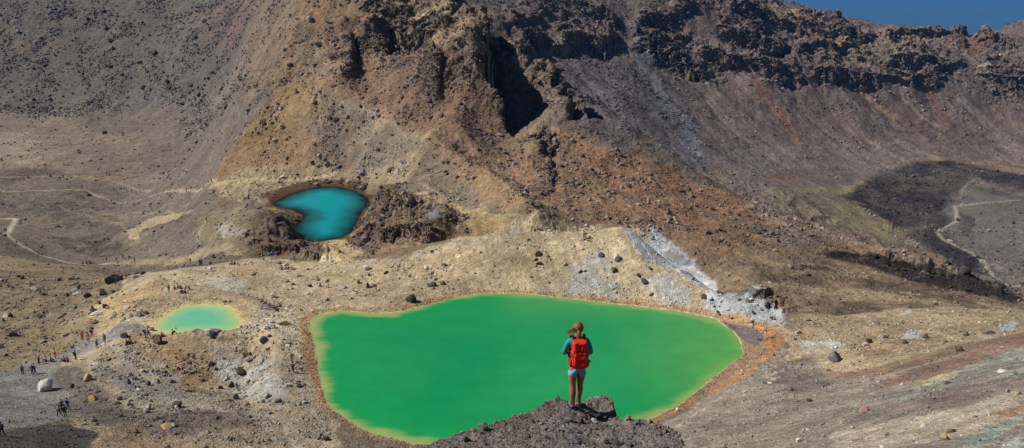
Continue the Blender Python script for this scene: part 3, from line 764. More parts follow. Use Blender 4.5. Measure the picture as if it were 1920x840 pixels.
# plain far below, stretching to the horizon
def far_plain():
    nx, ny = 60, 120
    xs = np.linspace(-1, 1, nx); ys = np.exp(np.linspace(math.log(1800), math.log(40000), ny))
    V = []; 
    X, Yy = np.meshgrid(xs, ys, indexing='ij'); X = X * Yy * 1.0
    Z = -1000 + 60 * fbm(X, Yy, 4000, 4, .5, 301)
    Z = np.where(Yy < 3000, -520 - 480 * sstep(1800, 3000, Yy), Z)
    V = np.stack([X, Yy, Z], -1).reshape(-1, 3)
    id_ = np.arange(nx * ny).reshape(nx, ny)
    Fc = np.stack([id_[:-1, :-1], id_[1:, :-1], id_[1:, 1:], id_[:-1, 1:]], -1).reshape(-1, 4)
    m, nt, b = mat_new('forest_plain')
    tc = N(nt, 'ShaderNodeTexCoord')
    n = N(nt, 'ShaderNodeTexNoise', Scale=.0016, Detail=10.0, Roughness=.7); nt.links.new(tc.outputs['Object'], n.inputs['Vector'])
    nt.links.new(ramp(nt, n.outputs['Fac'], [(.3, (.018, .05, .05)), (.7, (.05, .10, .085))]), b.inputs['Base Color'])
    b.inputs['Roughness'].default_value = 1
    o = link(bpy.data.objects.new('plain', mesh_np('plain', V, Fc, True, None, m)))
    tag(o, kind='structure')
far_plain()

# water
def water(name, key, deep, mid, shallow, label, d1, d2, streak):
    P = LP[key]; L = LAKES[key][0]
    lo, hi = P.min(0) - 1.2, P.max(0) + 1.2
    st = .33 if key != 'small' else .15
    xs = np.arange(lo[0], hi[0], st); ys = np.arange(lo[1], hi[1], st)
    X, Yy = np.meshgrid(xs, ys, indexing='ij')
    d = -seg_d(P, X, Yy)
    id_ = np.arange(X.size).reshape(X.shape)
    keep = d > -1.1
    q = keep[:-1, :-1] & keep[1:, :-1] & keep[1:, 1:] & keep[:-1, 1:]
    Fc = np.stack([id_[:-1, :-1], id_[1:, :-1], id_[1:, 1:], id_[:-1, 1:]], -1)[q]
    used = np.unique(Fc); mp = -np.ones(X.size, int); mp[used] = np.arange(len(used)); Fc = mp[Fc]
    V = np.stack([X, Yy, np.full(X.shape, L)], -1).reshape(-1, 3)[used]
    dn = (d + d2 * .17 * fbm(X, Yy, 9, 4, .5, 401) + .9 * streak(X, Yy)).reshape(-1)[used]
    a = sstep(-.2, d1, dn)[:, None]; b_ = sstep(d1 * .7, d2, dn)[:, None]
    c = S(*shallow) * (1 - a) + S(*mid) * a
    c = c * (1 - b_) + S(*deep) * b_
    if key == 'emerald':
        x_, y_ = V[:, 0], V[:, 1]
        w = np.clip(.5 + .9 * fbm(x_ * .5, y_ * .3, 12, 2, .4, 431), 0, 1) * b_[:, 0] * .5
        c = c + (S(58,164,92) - c) * w[:, None]
        # milky yellow-green shoal spreading from the outlet
        w = sstep(32, 6, np.hypot(x_ - 44, (y_ - 128) * .8)) * .72
        c = c + (S(100,160,78) - c) * w[:, None]
        w = sstep(14, 0, np.abs(y_ - 156)) * sstep(-6, 4, x_) * .45
        c = c + (S(84,156,84) - c) * w[:, None]
    m, nt, b = mat_new('pool_water_' + key)
    at = N(nt, 'ShaderNodeAttribute', attribute_name='Tint')
    tc = N(nt, 'ShaderNodeTexCoord')
    n = N(nt, 'ShaderNodeTexNoise', Scale=.25, Detail=6.0, Roughness=.6); nt.links.new(tc.outputs['Object'], n.inputs['Vector'])
    nt.links.new(mixmul(nt, at.outputs['Color'], ramp(nt, n.outputs['Fac'], [(.3, .9), (.7, 1.08)]), .8), b.inputs['Base Color'])
    b.inputs['Roughness'].default_value = .22
    b.inputs['Specular IOR Level'].default_value = .02 if key == 'blue' else .14
    n2_ = N(nt, 'ShaderNodeTexNoise', Scale=3.5, Detail=3.0, Roughness=.6); nt.links.new(tc.outputs['Object'], n2_.inputs['Vector'])
    bp = N(nt, 'ShaderNodeBump', Strength=.5, Distance=.06); nt.links.new(n2_.outputs['Fac'], bp.inputs['Height'])
    nt.links.new(bp.outputs[0], b.inputs['Normal'])
    o = link(bpy.data.objects.new(name, mesh_np(name, V, Fc, True, c, m)))
    tag(o, label, 'pool', kind='structure')
    return o
water('pool_water', 'emerald', (0,132,78), (26,146,78), (150,164,96), 'large emerald green pool below the rock outcrop', 2.2, 12, lambda x, y: 1.0 * fbm(x * .15, y, 1.2, 3, .5, 411))
water('pool_water', 'small', (104,186,146), (146,192,134), (196,188,118), 'small round mint green pool with a yellow rim', 2.0, 4.6, lambda x, y: 0 * x)
water('pool_water', 'blue', (0,142,150), (0,96,100), (6,26,28), 'turquoise pool with a dark rim below the tan spur', 4.0, 9, lambda x, y: 1.2 * fbm(x, y, 5, 4, .5, 421))

# ------------------------------------------------------------------ camera, light, air
cam_d = bpy.data.cameras.new('camera'); cam = link(bpy.data.objects.new('camera', cam_d))
cam_d.sensor_width = 36; cam_d.lens = 36 * F / 1920.0
cam_d.clip_start = .3; cam_d.clip_end = 200000
cam.location = (0, 0, 0); cam.rotation_euler = (math.pi / 2 - PITCH, 0, 0)
sc.camera = cam
SUN_EL, SUN_AZ = math.radians(43), math.radians(-92)   # azimuth measured from +Y towards +X
sd = Vector((math.sin(SUN_AZ) * math.cos(SUN_EL), math.cos(SUN_AZ) * math.cos(SUN_EL), math.sin(SUN_EL)))
sun_d = bpy.data.lights.new('sun', 'SUN'); sun = link(bpy.data.objects.new('sun', sun_d))
sun_d.energy = 5.0; sun_d.angle = math.radians(.53); sun_d.color = (1, .955, .88)
sun.rotation_euler = sd.to_track_quat('Z', 'Y').to_euler()
w = bpy.data.worlds.new('World'); sc.world = w; w.use_nodes = True
nt = w.node_tree; bg = nt.nodes['Background']
sky = nt.nodes.new('ShaderNodeTexSky'); sky.sky_type = 'NISHITA'; sky.sun_disc = False
sky.sun_elevation = SUN_EL; sky.sun_rotation = SUN_AZ
sky.altitude = 1800; sky.dust_density = .3; sky.ozone_density = 2.5
nt.links.new(sky.outputs[0], bg.inputs[0]); bg.inputs[1].default_value = .05
sc.view_settings.view_transform = 'Standard'; sc.view_settings.look = 'None'
sc.view_settings.exposure = 0.0; sc.view_settings.gamma = 1
sc.cycles.max_bounces = 4; sc.cycles.diffuse_bounces = 2; sc.cycles.volume_bounces = 0

# the air between here and the plain
hz_top = float(max(ZZ.max(), 5)) + 3
HB = (-46000, 46000, -60, 41000, -1150, hz_top)
hv = [(x, y, z) for x in HB[:2] for y in HB[2:4] for z in HB[4:]]
hf = [(0,1,3,2),(4,6,7,5),(0,4,5,1),(2,3,7,6),(0,2,6,4),(1,5,7,3)]
hm = bpy.data.materials.new('air'); hm.use_nodes = True; nt = hm.node_tree; nt.nodes.clear()
out = nt.nodes.new('ShaderNodeOutputMaterial'); pv_ = nt.nodes.new('ShaderNodeVolumePrincipled')
pv_.inputs['Color'].default_value = (.09, .36, .90, 1); pv_.inputs['Density'].default_value = 5e-5; pv_.inputs['Anisotropy'].default_value = 0
nt.links.new(pv_.outputs[0], out.inputs['Volume'])
hz = link(bpy.data.objects.new('haze', mesh_np('haze', hv, hf, False, None, hm))); tag(hz, 'pale blue air over the far plain', 'haze', kind='stuff')
# ------------------------------------------------------------------ rock shapes
def ico(sub):
    bm = bmesh.new(); bmesh.ops.create_icosphere(bm, subdivisions=sub, radius=1.0)
    V = np.array([v.co[:] for v in bm.verts]); Fc = np.array([[v.index for v in f.verts] for f in bm.faces]); bm.free()
    return V, Fc
IC1 = ico(1); IC2 = ico(2); IC3 = ico(3); IC4 = ico(4)

def rock_shape(seed, ic, cuts=9, rough=.05):
    """a boulder: a ball cut by planes, chipped by noise; unit width, base near z=0"""
    r = np.random.default_rng(seed)
    V = ic[0].copy()
    V *= np.array([1, r.uniform(.68, .95), r.uniform(.6, .88)])
    for _ in range(cuts):
        nrm = r.normal(size=3); nrm /= np.linalg.norm(nrm); dd = r.uniform(.36, .66)
        ex = np.maximum(V @ nrm - dd, 0)
        V -= ex[:, None] * nrm * .93
    if rough:
        k = fbm(V[:, 0] * 2 + V[:, 2] * 1.3 + seed, V[:, 1] * 2 - V[:, 2] * .9, 1.3, 5, .6, seed % 50)
        V *= (1 + rough * 2.2 * k)[:, None]
    V[:, 2] -= V[:, 2].min() * .62 ; w = np.ptp(V[:, 0])
    return V / w, ic[1]

# ------------------------------------------------------------------ countless small stones (one mesh per kind of ground)
M_stone, nt, b = mat_new('loose_stone')
at = N(nt, 'ShaderNodeAttribute', attribute_name='Tint'); tc = N(nt, 'ShaderNodeTexCoord')
n = N(nt, 'ShaderNodeTexNoise', Scale=3.0, Detail=6.0, Roughness=.7); nt.links.new(tc.outputs['Object'], n.inputs['Vector'])
nt.links.new(mixmul(nt, at.outputs['Color'], ramp(nt, n.outputs['Fac'], [(.3, .65), (.7, 1.3)]), .8), b.inputs['Base Color'])
b.inputs['Roughness'].default_value = .9; b.inputs['Specular IOR Level'].default_value = .2
tiny = []
for s in range(24):
    V, Fc = rock_shape(900 + s, IC1, 5, 0)
    r_ = np.random.default_rng(s); V = V + r_.normal(scale=.07, size=V.shape); tiny.append(V)
TINY = np.stack(tiny); TF = IC1[1]

def scatter(P, size, col, name, seed=0):
    """one mesh of many stones at points P"""
    r = np.random.default_rng(seed); n = len(P)
    base = TINY[r.integers(0, len(TINY), n)]
    a = r.uniform(0, 2 * np.pi, n); ca, sa = np.cos(a), np.sin(a)
    tl = r.normal(scale=.25, size=n)
    s3 = size[:, None] * np.stack([r.uniform(.8, 1.3, n), r.uniform(.7, 1.1, n), r.uniform(.6, 1.1, n)], 1)
    B = base * s3[:, None, :]
    x = B[..., 0] * ca[:, None] - B[..., 1] * sa[:, None]; y = B[..., 0] * sa[:, None] + B[..., 1] * ca[:, None]
    z = B[..., 2] + x * tl[:, None]
    V = np.stack([x, y, z], -1) + P[:, None, :]
    Fc = (TF[None] + (np.arange(n) * base.shape[1])[:, None, None]).reshape(-1, 3)
    c = np.repeat(col, base.shape[1], 0)
    return link(bpy.data.objects.new(name, mesh_np(name, V.reshape(-1, 3), Fc, False, c, M_stone)))

# how stony each part of the ground is
RD = np.full(UU.shape, .45)
def stony(pts, k, soft=16):
    T = trace(pts); so = soft / 1600; lo, hi = T.min(0) - .05, T.max(0) + .05
    a = max(int(np.searchsorted(cu, lo[0])) - 1, 0); b = min(int(np.searchsorted(cu, hi[0])) + 1, NU)
    if b <= a: return
    sl = slice(a, b); pu, pw = PU[sl], PVv[sl]
    m = (pw > lo[1]) & (pw < hi[1])
    if not m.any(): return
    w = sstep(so, -so, seg_d(T, pu[m], pw[m])); R = RD[sl]; R[m] = R[m] * (1 - w) + k * w
stony([(-500,-200),(600,-200),(560,0),(500,200),(440,240),(300,190),(-500,190)], 1.7)
stony([(-500,190),(300,195),(440,240),(400,340),(380,500),(-500,520)], .22)
stony([(500,200),(600,0),(760,100),(800,250),(760,340),(400,350)], 1.2)
stony([(560,20),(640,60),(640,200),(560,200)], 1.1)
stony([(600,60),(690,30),(780,70),(885,180),(960,245),(930,300),(840,262),(740,232),(650,200)], 2.2)
stony([(1000,250),(1400,385),(1560,440),(1560,490),(1300,480),(1180,425),(1000,430),(860,340)], 1.6)
stony([(1400,390),(1560,440),(1600,480),(1450,470)], 2.2)
stony([(660,370),(860,370),(880,430),(700,490),(640,470)], 1.6)
stony([(550,300),(760,290),(760,335),(600,335)], 1.6)
stony([(230,520),(560,470),(940,438),(1180,430),(1350,540),(1400,575),(1100,560),(900,550),(580,610),(560,640),(300,570)], .35)
stony([(600,500),(800,500),(900,520),(760,565),(600,560)], .8)
stony([(240,570),(330,550),(300,600),(250,620),(190,620)], 1.6)
stony([(460,560),(580,570),(570,700),(640,800),(560,840),(440,700)], 1.3)
stony([(180,670),(330,650),(560,740),(600,840),(180,810)], 1.3)
stony([(-500,500),(200,520),(200,600),(40,680),(-500,720)], .9)
stony([(-500,710),(60,690),(150,650),(200,650),(130,700),(130,780),(-200,840)], .1)
stony([(1240,800),(1480,690),(1700,700),(1920,640),(2300,620),(2300,1000),(1300,1000)], .55)
stony([(1480,600),(1900,600),(1900,630),(1560,700)], 1.1)
stony([(1040,100),(1200,130),(1300,180),(1330,300),(1180,290)], 1.1)
stony([(1300,200),(1900,200),(2200,300),(1900,330),(1400,320)], .3)
stony([(1400,330),(1600,330),(1700,470),(1560,440)], .15)
stony([(1575,372),(1690,312),(1930,330),(1780,370),(1850,515),(1690,430)], 1.3)
stony([(1540,478),(1760,505),(1910,560),(1900,572),(1700,530)], 1.8)
RD = RD * (.12 + 2.0 * sstep(-.18, .38, fbm(UU * 22, VV * 22, .8, 4, .6, 501))) + 1.2 * np.clip(mcv, 0, 1)
for k, P in LP.items():
    lo, hi = P.min(0) - 6, P.max(0) + 6
    m = (XX > lo[0]) & (XX < hi[0]) & (YY > lo[1]) & (YY < hi[1])
    d = seg_d(P, XX[m], YY[m]) + .35 * fbm(XX[m], YY[m], 4, 4, .5, 81)
    R = RD[m]; R = np.where(d < .25, 0, R)
    if k == 'emerald': R = np.where((d > .4) & (d < 2.2), 1.0 - 1.0 * sstep(30, 40, XX[m]) * sstep(150, 140, YY[m]), R)
    RD[m] = R
runmax = np.maximum.accumulate(np.concatenate([np.full((NU, 1), -9.), TT[:, :-1]], 1), axis=1)
seen = (TT >= runmax - .0015) & (TT > -.66) & (YY > 45)
area = np.abs(np.gradient(VV, axis=1)) * .32 + np.abs(np.gradient(TT, axis=1)) * .6
wgt = (RD * seen * area).ravel(); cw = np.cumsum(wgt); cw /= cw[-1]
NS = 145000
ids = np.searchsorted(cw, rng.uniform(0, 1, NS))
iu, iv = np.unravel_index(ids, UU.shape)
iu = np.clip(iu, 0, NU - 2); iv = np.clip(iv, 0, NV - 2)
f1, f2 = rng.uniform(0, 1, NS), rng.uniform(0, 1, NS)
def bl(A): return (A[iu, iv] * (1 - f1) + A[iu + 1, iv] * f1) * (1 - f2) + (A[iu, iv + 1] * (1 - f1) + A[iu + 1, iv + 1] * f1) * f2
PS = np.stack([bl(XX), bl(YY), bl(ZZ)], 1)
spx = 1.7 * rng.uniform(.0, 1, NS) ** (-1 / 2.7)
rim = np.zeros(NS, bool)
d = seg_d(LP['emerald'], PS[:, 0], PS[:, 1]); rim = (d > 0) & (d < 2.6)
spx = np.minimum(spx, np.where(rim, 4, np.where(RD[iu, iv] < .5, 6, 11))); spx = np.where(PS[:, 1] > 560, np.minimum(spx, 5), spx)
size = spx * PS[:, 1] / 1600
gc = CO[iu, iv]
lum = gc.mean(1, keepdims=True)
g_ = lum + (gc - lum) * .55
tone = rng.choice([.6, .8, 1.05, 1.55], NS, p=[.16, .28, .32, .24]) * rng.uniform(.85, 1.15, NS)
tone = np.where(rim, np.maximum(tone, .8), tone)
sc_col = np.where(rim[:, None], gc * 1.05, g_) * tone[:, None]
sc_col = np.clip(sc_col, .016, .5)
PS[:, 2] -= size * .08
far_m = PS[:, 1] > 420
o = scatter(PS, size, sc_col, 'scattered_stones', 1)
tag(o, 'countless small stones strewn over the slopes', 'stones', kind='stuff')

# ------------------------------------------------------------------ boulders one can point at
TONES = {'dark': (76,71,68), 'grey': (112,110,112), 'brown': (98,80,62), 'tan': (168,142,104), 'white': (196,190,180), 'rust': (176,112,66),
         'pink': (176,134,118), 'mauve': (134,112,114), 'olive': (104,98,62), 'pale': (156,154,148)}
ROCKM = {}
def rock_mat(t):
    if t in ROCKM: return ROCKM[t]
    m, nt, b = mat_new(t + '_rock')
    tc = N(nt, 'ShaderNodeTexCoord')
    n = N(nt, 'ShaderNodeTexNoise', Scale=2.4, Detail=9.0, Roughness=.7); nt.links.new(tc.outputs['Object'], n.inputs['Vector'])
    v = N(nt, 'ShaderNodeTexVoronoi', Scale=4.0); nt.links.new(tc.outputs['Object'], v.inputs['Vector'])
    c = S(*TONES[t])
    r = ramp(nt, n.outputs['Fac'], [(.28, tuple(c * .55)), (.5, tuple(c)), (.72, tuple(np.minimum(c * 1.45, .8)))])
    nt.links.new(mixmul(nt, r, ramp(nt, v.outputs['Distance'], [(0, .75), (.5, 1.05)]), .6), b.inputs['Base Color'])
    b.inputs['Roughness'].default_value = .9; b.inputs['Specular IOR Level'].default_value = .2
    bp = N(nt, 'ShaderNodeBump', Strength=.7, Distance=.12); nt.links.new(n.outputs['Fac'], bp.inputs['Height']); nt.links.new(bp.outputs[0], b.inputs['Normal'])
    ROCKM[t] = m; return m
SHAPES = {}
def boulder_mesh(k, t):
    if (k, t) not in SHAPES:
        V, Fc = rock_shape(70 + k, IC3, 11, .07)
        if k == 8: V = V * np.array([.8, .8, 1.5]); V[:, :2] *= (1 - .55 * np.clip(V[:, 2:3] / V[:, 2].max(), 0, 1))     # a pointed one
        if k == 9: V = V * np.array([1.1, .9, .45])                                                                  # a slab
        SHAPES[(k, t)] = mesh_np('boulder', V, Fc, False, None, rock_mat(t))
    return SHAPES[(k, t)]
NB = [0]
def boulder(px, py, wpx, tone, label, k=None, group=None, h=1.0, rz=None, name='boulder', tilt=0):
    p = ground(px, py)
    if k is None: k = NB[0] % 8
    NB[0] += 1
    o = link(bpy.data.objects.new(name, boulder_mesh(k, tone)))
    s = wpx * .9 * p.length / F
    o.location = (p.x, p.y, p.z - s * .13); o.scale = (s * 1.08, s * .95, s * h)
    o.rotation_euler = (0, tilt, rz if rz is not None else (NB[0] * 2.399) % 6.28)
    tag(o, label, 'boulder', group)
    return o
BL = [
 (672,531,14,'dark',8,'tall pointed dark boulder on the sandy ridge left of a grey pointed one'),
 (690,539,19,'grey',8,'grey boulder with a pointed top beside the tall dark boulder on the sandy ridge'),
 (724,512,11,'dark',None,'round dark boulder alone on the sand right of the twin pointed boulders'),
 (813,537,17,'dark',None,'dark double boulder with a broken top midway down the pale ridge slope'),
 (833,499,11,'grey',None,'small grey boulder near the crest above the dark double boulder'),
 (768,518,8,'dark',None,'small dark boulder left of the dark double boulder'),
 (773,566,17,'dark',None,'black boulder at the upper edge of the big green pool'),
 (562,518,12,'brown',9,'flat brown boulder on the sand below the seated group at the ridge'),
 (548,534,10,'olive',None,'small olive green boulder left of centre on the sandy plateau'),
 (580,537,12,'dark',None,'jagged dark boulder on the plateau right of the olive green one'),
 (613,528,11,'grey',None,'grey boulder on the plateau midway to the twin pointed boulders'),
 (640,538,18,'pale',9,'low pale broken boulder left of the tall pointed dark one'),
 (688,505,14,'white',None,'whitish boulder cluster stone at the top of the sandy ridge'),
 (692,516,10,'dark',None,'dark boulder under the whitish stones at the ridge top'),
 (682,356,11,'grey',None,'grey boulder at the right upper rim of the turquoise pool'),
 (688,349,9,'dark',None,'dark boulder just above the grey one by the turquoise pool'),
 (713,352,8,'dark',None,'small dark boulder on the sand above the turquoise pool'),
 (592,347,12,'pale',None,'pale boulder on the far shore of the turquoise pool'),
 (680,324,19,'grey',None,'large grey boulder up the bank behind the turquoise pool'),
 (758,302,20,'grey',9,'wide grey boulder in the gully above the turquoise pool'),
 (662,446,11,'pale',None,'light boulder at the lower right corner of the turquoise pool'),
 (675,460,18,'dark',None,'dark boulder heap below the light boulder at the turquoise pool'),
 (688,452,14,'grey',None,'grey boulder right of the dark heap at the turquoise pool'),
 (1010,478,14,'dark',None,'dark boulder at the top of the ring of stones on the pale ridge'),
 (1004,488,10,'dark',None,'dark boulder on the left of the ring of stones'),
 (1010,495,12,'dark',None,'dark boulder at the bottom of the ring of stones'),
 (1027,480,8,'brown',None,'brown boulder at the right end of the ring top'),
 (1032,488,9,'white',8,'upright white stone on the right of the ring of stones'),
 (1060,497,8,'pale',None,'small pale boulder right of the ring of stones'),
 (1128,479,15,'dark',None,'round dark boulder below the two hikers on the ridge crest'),
 (1157,486,13,'white',None,'rounded cream boulder right of the round dark boulder'),
 (1107,450,14,'tan',9,'tan block on the ridge crest next to the standing hiker'),
 (1088,511,11,'dark',None,'dark boulder at the top left of the pale sulphate patch'),
 (1097,509,7,'brown',None,'small brown stone touching the dark boulder on the sulphate patch'),
 (1207,528,18,'dark',None,'dark jagged boulder above the second white patch'),
 (1197,518,11,'dark',None,'dark boulder leaning against the jagged one by the white patch'),
 (1152,508,12,'brown',None,'brown boulder between the two white patches'),
 (1320,557,14,'dark',None,'dark boulder on the tip of the sandy ridge beside the white scree'),
 (1348,549,14,'dark',9,'low dark boulder where the sandy ridge meets the white scree'),
 (1357,538,10,'grey',8,'pointed grey stone at the bottom end of the long white scree'),
 (1300,524,9,'dark',None,'dark stone on the edge of the long white scree'),
 (1220,552,10,'tan',None,'tan boulder near the rust shore below the jagged boulder'),
 (1448,598,12,'dark',None,'dark boulder in the white debris at the right end of the green pool'),
 (1412,587,9,'dark',None,'dark stone in the middle of the white debris near the pool outlet'),
 (88,730,30,'white',None,'large white boulder on the dark bank beside the grey path'),
 (173,750,20,'tan',None,'tan boulder right of and below the large white one'),
 (166,712,14,'tan',None,'yellowish boulder on the grey slope near the resting hikers'),
 (136,726,12,'brown',None,'brown stone between the white and the yellowish boulders'),
 (277,722,14,'dark',None,'round dark boulder in the grey hollow'),
 (330,763,21,'dark',None,'black block with a flat top in the lower hollow'),
 (340,774,18,'grey',None,'grey boulder touching the black block in the hollow'),
 (308,801,22,'tan',9,'broad tan boulder below the black block'),
 (240,759,13,'pale',None,'light grey boulder in the hollow left of the black block'),
 (221,758,12,'dark',None,'dark boulder immediately left of the light grey one'),
 (279,766,10,'pale',None,'pale cube shaped stone in the middle of the hollow'),
 (240,719,15,'grey',None,'grey boulder upper middle of the grey hollow'),
 (245,704,10,'dark',None,'dark stone just above the grey boulder in the hollow'),
 (442,748,20,'mauve',8,'pointed blue grey boulder on the white bank'),
 (430,753,14,'brown',None,'reddish brown boulder left of the pointed one'),
 (450,699,23,'brown',None,'big brown boulder on the bank between the two green pools'),
 (443,722,9,'brown',8,'upright brown stone below the big brown boulder'),
 (459,664,16,'tan',None,'tan boulder heap uphill of the big brown boulder'),
 (297,642,16,'brown',None,'square brown boulder beside the seated hiker at the small pool'),
 (235,632,15,'dark',None,'dark boulder uphill of two seated hikers'),
 (262,592,16,'grey',None,'grey boulder uphill of the small round pool'),
 (238,579,14,'white',None,'white topped boulder left of the grey one above the small pool'),
 (213,597,13,'pale',None,'pale wedge shaped boulder at the bend of the narrow track'),
 (175,585,16,'dark',None,'dark boulder with a sloping face left of the white slab'),
 (182,588,20,'white',9,'long white slab among dark boulders'),
 (197,577,16,'dark',None,'black boulder right above the white slab'),
 (187,570,9,'dark',8,'pointed black stone on top of the slab cluster'),
 (28,630,16,'dark',None,'dark green boulder on the yellow grass slope at the far left'),
 (13,594,14,'white',None,'pale boulder at the left edge of the yellow slope'),
 (3,652,14,'dark',None,'grey dark boulder cut by the left edge of the picture'),
 (213,527,32,'dark',None,'large leaning dark boulder with people resting behind it'),
 (257,519,13,'dark',9,'dark flat boulder beside the path right of the leaning boulder'),
 (267,514,10,'dark',None,'small dark boulder touching the flat one beside the path'),
 (211,549,14,'grey',None,'grey boulder below the leaning boulder'),
 (192,552,10,'dark',None,'dark stone left of the grey boulder below the leaning one'),
 (165,556,14,'brown',None,'brown boulder lowest of the row under the leaning one'),
 (146,550,14,'pale',9,'bluish pale slab at the left end of the row'),
 (368,620,15,'mauve',9,'mauve slab on the near shore of the small pool'),
 (379,618,14,'rust',9,'orange slab between two mauve slabs at the small pool'),
 (402,620,19,'mauve',9,'mauve slab with a bright edge right of the orange slab'),
 (390,626,17,'white',None,'white block in front of the orange slab'),
 (397,632,14,'dark',None,'dark blue stone in the shade of the white block'),
 (532,607,20,'brown',9,'flat brown boulder on the bank left of the big green pool'),
 (493,640,18,'grey',None,'light grey boulder with a dark shadow on the upper bank'),
 (507,631,10,'dark',None,'dark stone right of the light grey boulder on the bank'),
 (503,657,10,'dark',None,'dark stone below the light grey boulder on the bank'),
 (502,744,20,'pale',None,'white and grey boulder on the lower bank of the big pool'),
 (519,754,15,'mauve',None,'reddish boulder just right of the white and grey one'),
 (610,825,13,'brown',None,'rusty dark boulder near the lower left shore of the big pool'),
 (605,754,11,'tan',None,'tan stone standing at the waterline of the big pool'),
 (1562,677,21,'grey',None,'largest round blue grey boulder on the right bank'),
 (1735,633,13,'dark',None,'round black boulder next to a white patch on the right bank'),
 (1698,643,13,'dark',None,'dark boulder left of the round black one on the right bank'),
 (1772,642,11,'mauve',None,'mauve boulder on the right bank'),
 (1858,626,18,'dark',9,'dark flat boulder near the right edge of the yellow bank'),
 (1812,629,12,'dark',8,'pointed dark stones in the grass of the right bank'),
 (1628,643,14,'dark',None,'dark boulder on the yellow bank above the blue grey boulder'),
 (1655,634,18,'pale',None,'pale boulder group at the middle of the yellow bank'),
 (1798,659,13,'brown',None,'dark brown boulder where the yellow bank turns red'),
 (1593,684,14,'pink',None,'pinkish broken boulder right of the blue grey one'),
 (1483,732,17,'grey',None,'grey and white boulder at the start of the lower right slope'),
 (1518,752,12,'dark',None,'dark hollow stone below the grey and white boulder'),
 (1444,719,9,'white',None,'small white stone on the dark slope by the pool outlet'),
 (1620,772,20,'pink',None,'pinkish white boulder in the middle of the lower right slope'),
 (1497,829,13,'white',None,'white stone at the bottom edge right of the outcrop'),
 (1785,810,17,'olive',None,'olive brown boulder on the ash slope'),
 (1770,825,14,'tan',None,'tan boulder below and left of the olive brown one'),
 (1730,800,11,'white',None,'cream stone left of the olive brown boulder'),
 (1828,782,10,'olive',None,'small dark olive stone above the olive brown boulder'),
 (1780,719,15,'dark',9,'dark flat stone on the grey green streak'),
 (1717,707,16,'grey',9,'flat grey stone upslope at the start of the grey green streak'),
 (1883,697,17,'white',9,'flat white stone near the right edge on the green streak'),
 (1807,709,15,'mauve',9,'mauve slab beside an ochre spot on the streaked slope'),
 (1910,739,14,'tan',None,'ochre stone at the right edge of the picture'),
 (1270,771,8,'white',None,'small white stone lying on the rust shore right of the outcrop'),
 (1806,512,22,'dark',None,'big dark crag boulder alone at the edge above the far valley'),
 (167,366,9,'dark',None,'black boulder beside the straight trail on the crater floor'),
 (235,435,6,'dark',None,'small black stone on the brown crater floor'),
 (522,205,8,'dark',None,'dark boulder on the edge of the tan spur'),
 (196,251,11,'dark',None,'black boulder at the foot of the stony mountainside'),
 (342,193,15,'dark',9,'dark flat boulder low on the stony mountainside'),
 (417,167,10,'dark',None,'dark boulder on the stony mountainside near the tan spur'),
 (424,204,9,'dark',None,'dark boulder below the one near the tan spur'),
 (1165,353,10,'pale',None,'pale boulder on the rusty hillside'),
 (675,200,10,'dark',None,'dark boulder with a shadow on the upper tan slope'),
 (735,250,13,'grey',9,'grey boulder on the pale rib of the tan slope'),
 (700,220,10,'dark',None,'dark round boulder upslope of the pale rib'),
 (528,204,11,'pale',None,'pale boulder with a long shadow on the tan spur'),
 (580,38,14,'pale',None,'pale boulder near the top of the tan spur'),
 (618,40,16,'grey',9,'grey slab near the top of the tan spur'),
]
for px, py, w_, t_, k_, lb in BL:
    boulder(px, py, w_, t_, lb, k_)
AUTO = [((20,480),(20,190),58,(6,12),['dark','dark','grey'],'loose dark boulder among many on the stony mountainside','boulders on the stony mountainside'),
        ((520,760),(120,335),30,(6,11),['dark','grey','brown'],'loose boulder among many on the tan spur behind the turquoise pool','boulders on the tan spur'),
        ((1010,1500),(290,470),36,(6,11),['dark','brown','mauve'],'loose boulder among many on the rusty brown hillside','boulders on the rusty hillside'),
        ((690,850),(378,450),16,(8,14),['dark','grey','brown'],'rough boulder among many on the rocky mound right of the turquoise pool','boulders on the rocky mound'),
        ((200,550),(660,800),22,(7,12),['pale','brown','dark','tan'],'loose boulder among many in the grey hollow between the pools','boulders in the hollow'),
        ((10,190),(510,620),12,(6,11),['dark','pale'],'loose boulder among many on the yellow slope left of the path','boulders on the yellow slope'),
        ((1330,1465),(560,600),12,(6,10),['dark','grey'],'loose boulder among many in the white debris by the outlet','boulders in the white debris')]
r2 = np.random.default_rng(77)
for (x0, x1), (y0, y1), cnt, (s0, s1), tn, lb, gr in AUTO:
    for i in range(cnt):
        px, py = r2.uniform(x0, x1), r2.uniform(y0, y1)
        if gr == 'boulders on the rusty hillside':
            py = r2.uniform(max(290, 250 + (px - 1010) * .33 + 15), min(470, 400 + (px - 1010) * .2))
        boulder(px, py, s0 + (s1 - s0) * r2.random() ** 2.2, tn[i % len(tn)], lb, int(r2.integers(0, 8)), gr, h=r2.uniform(.7, 1.1))

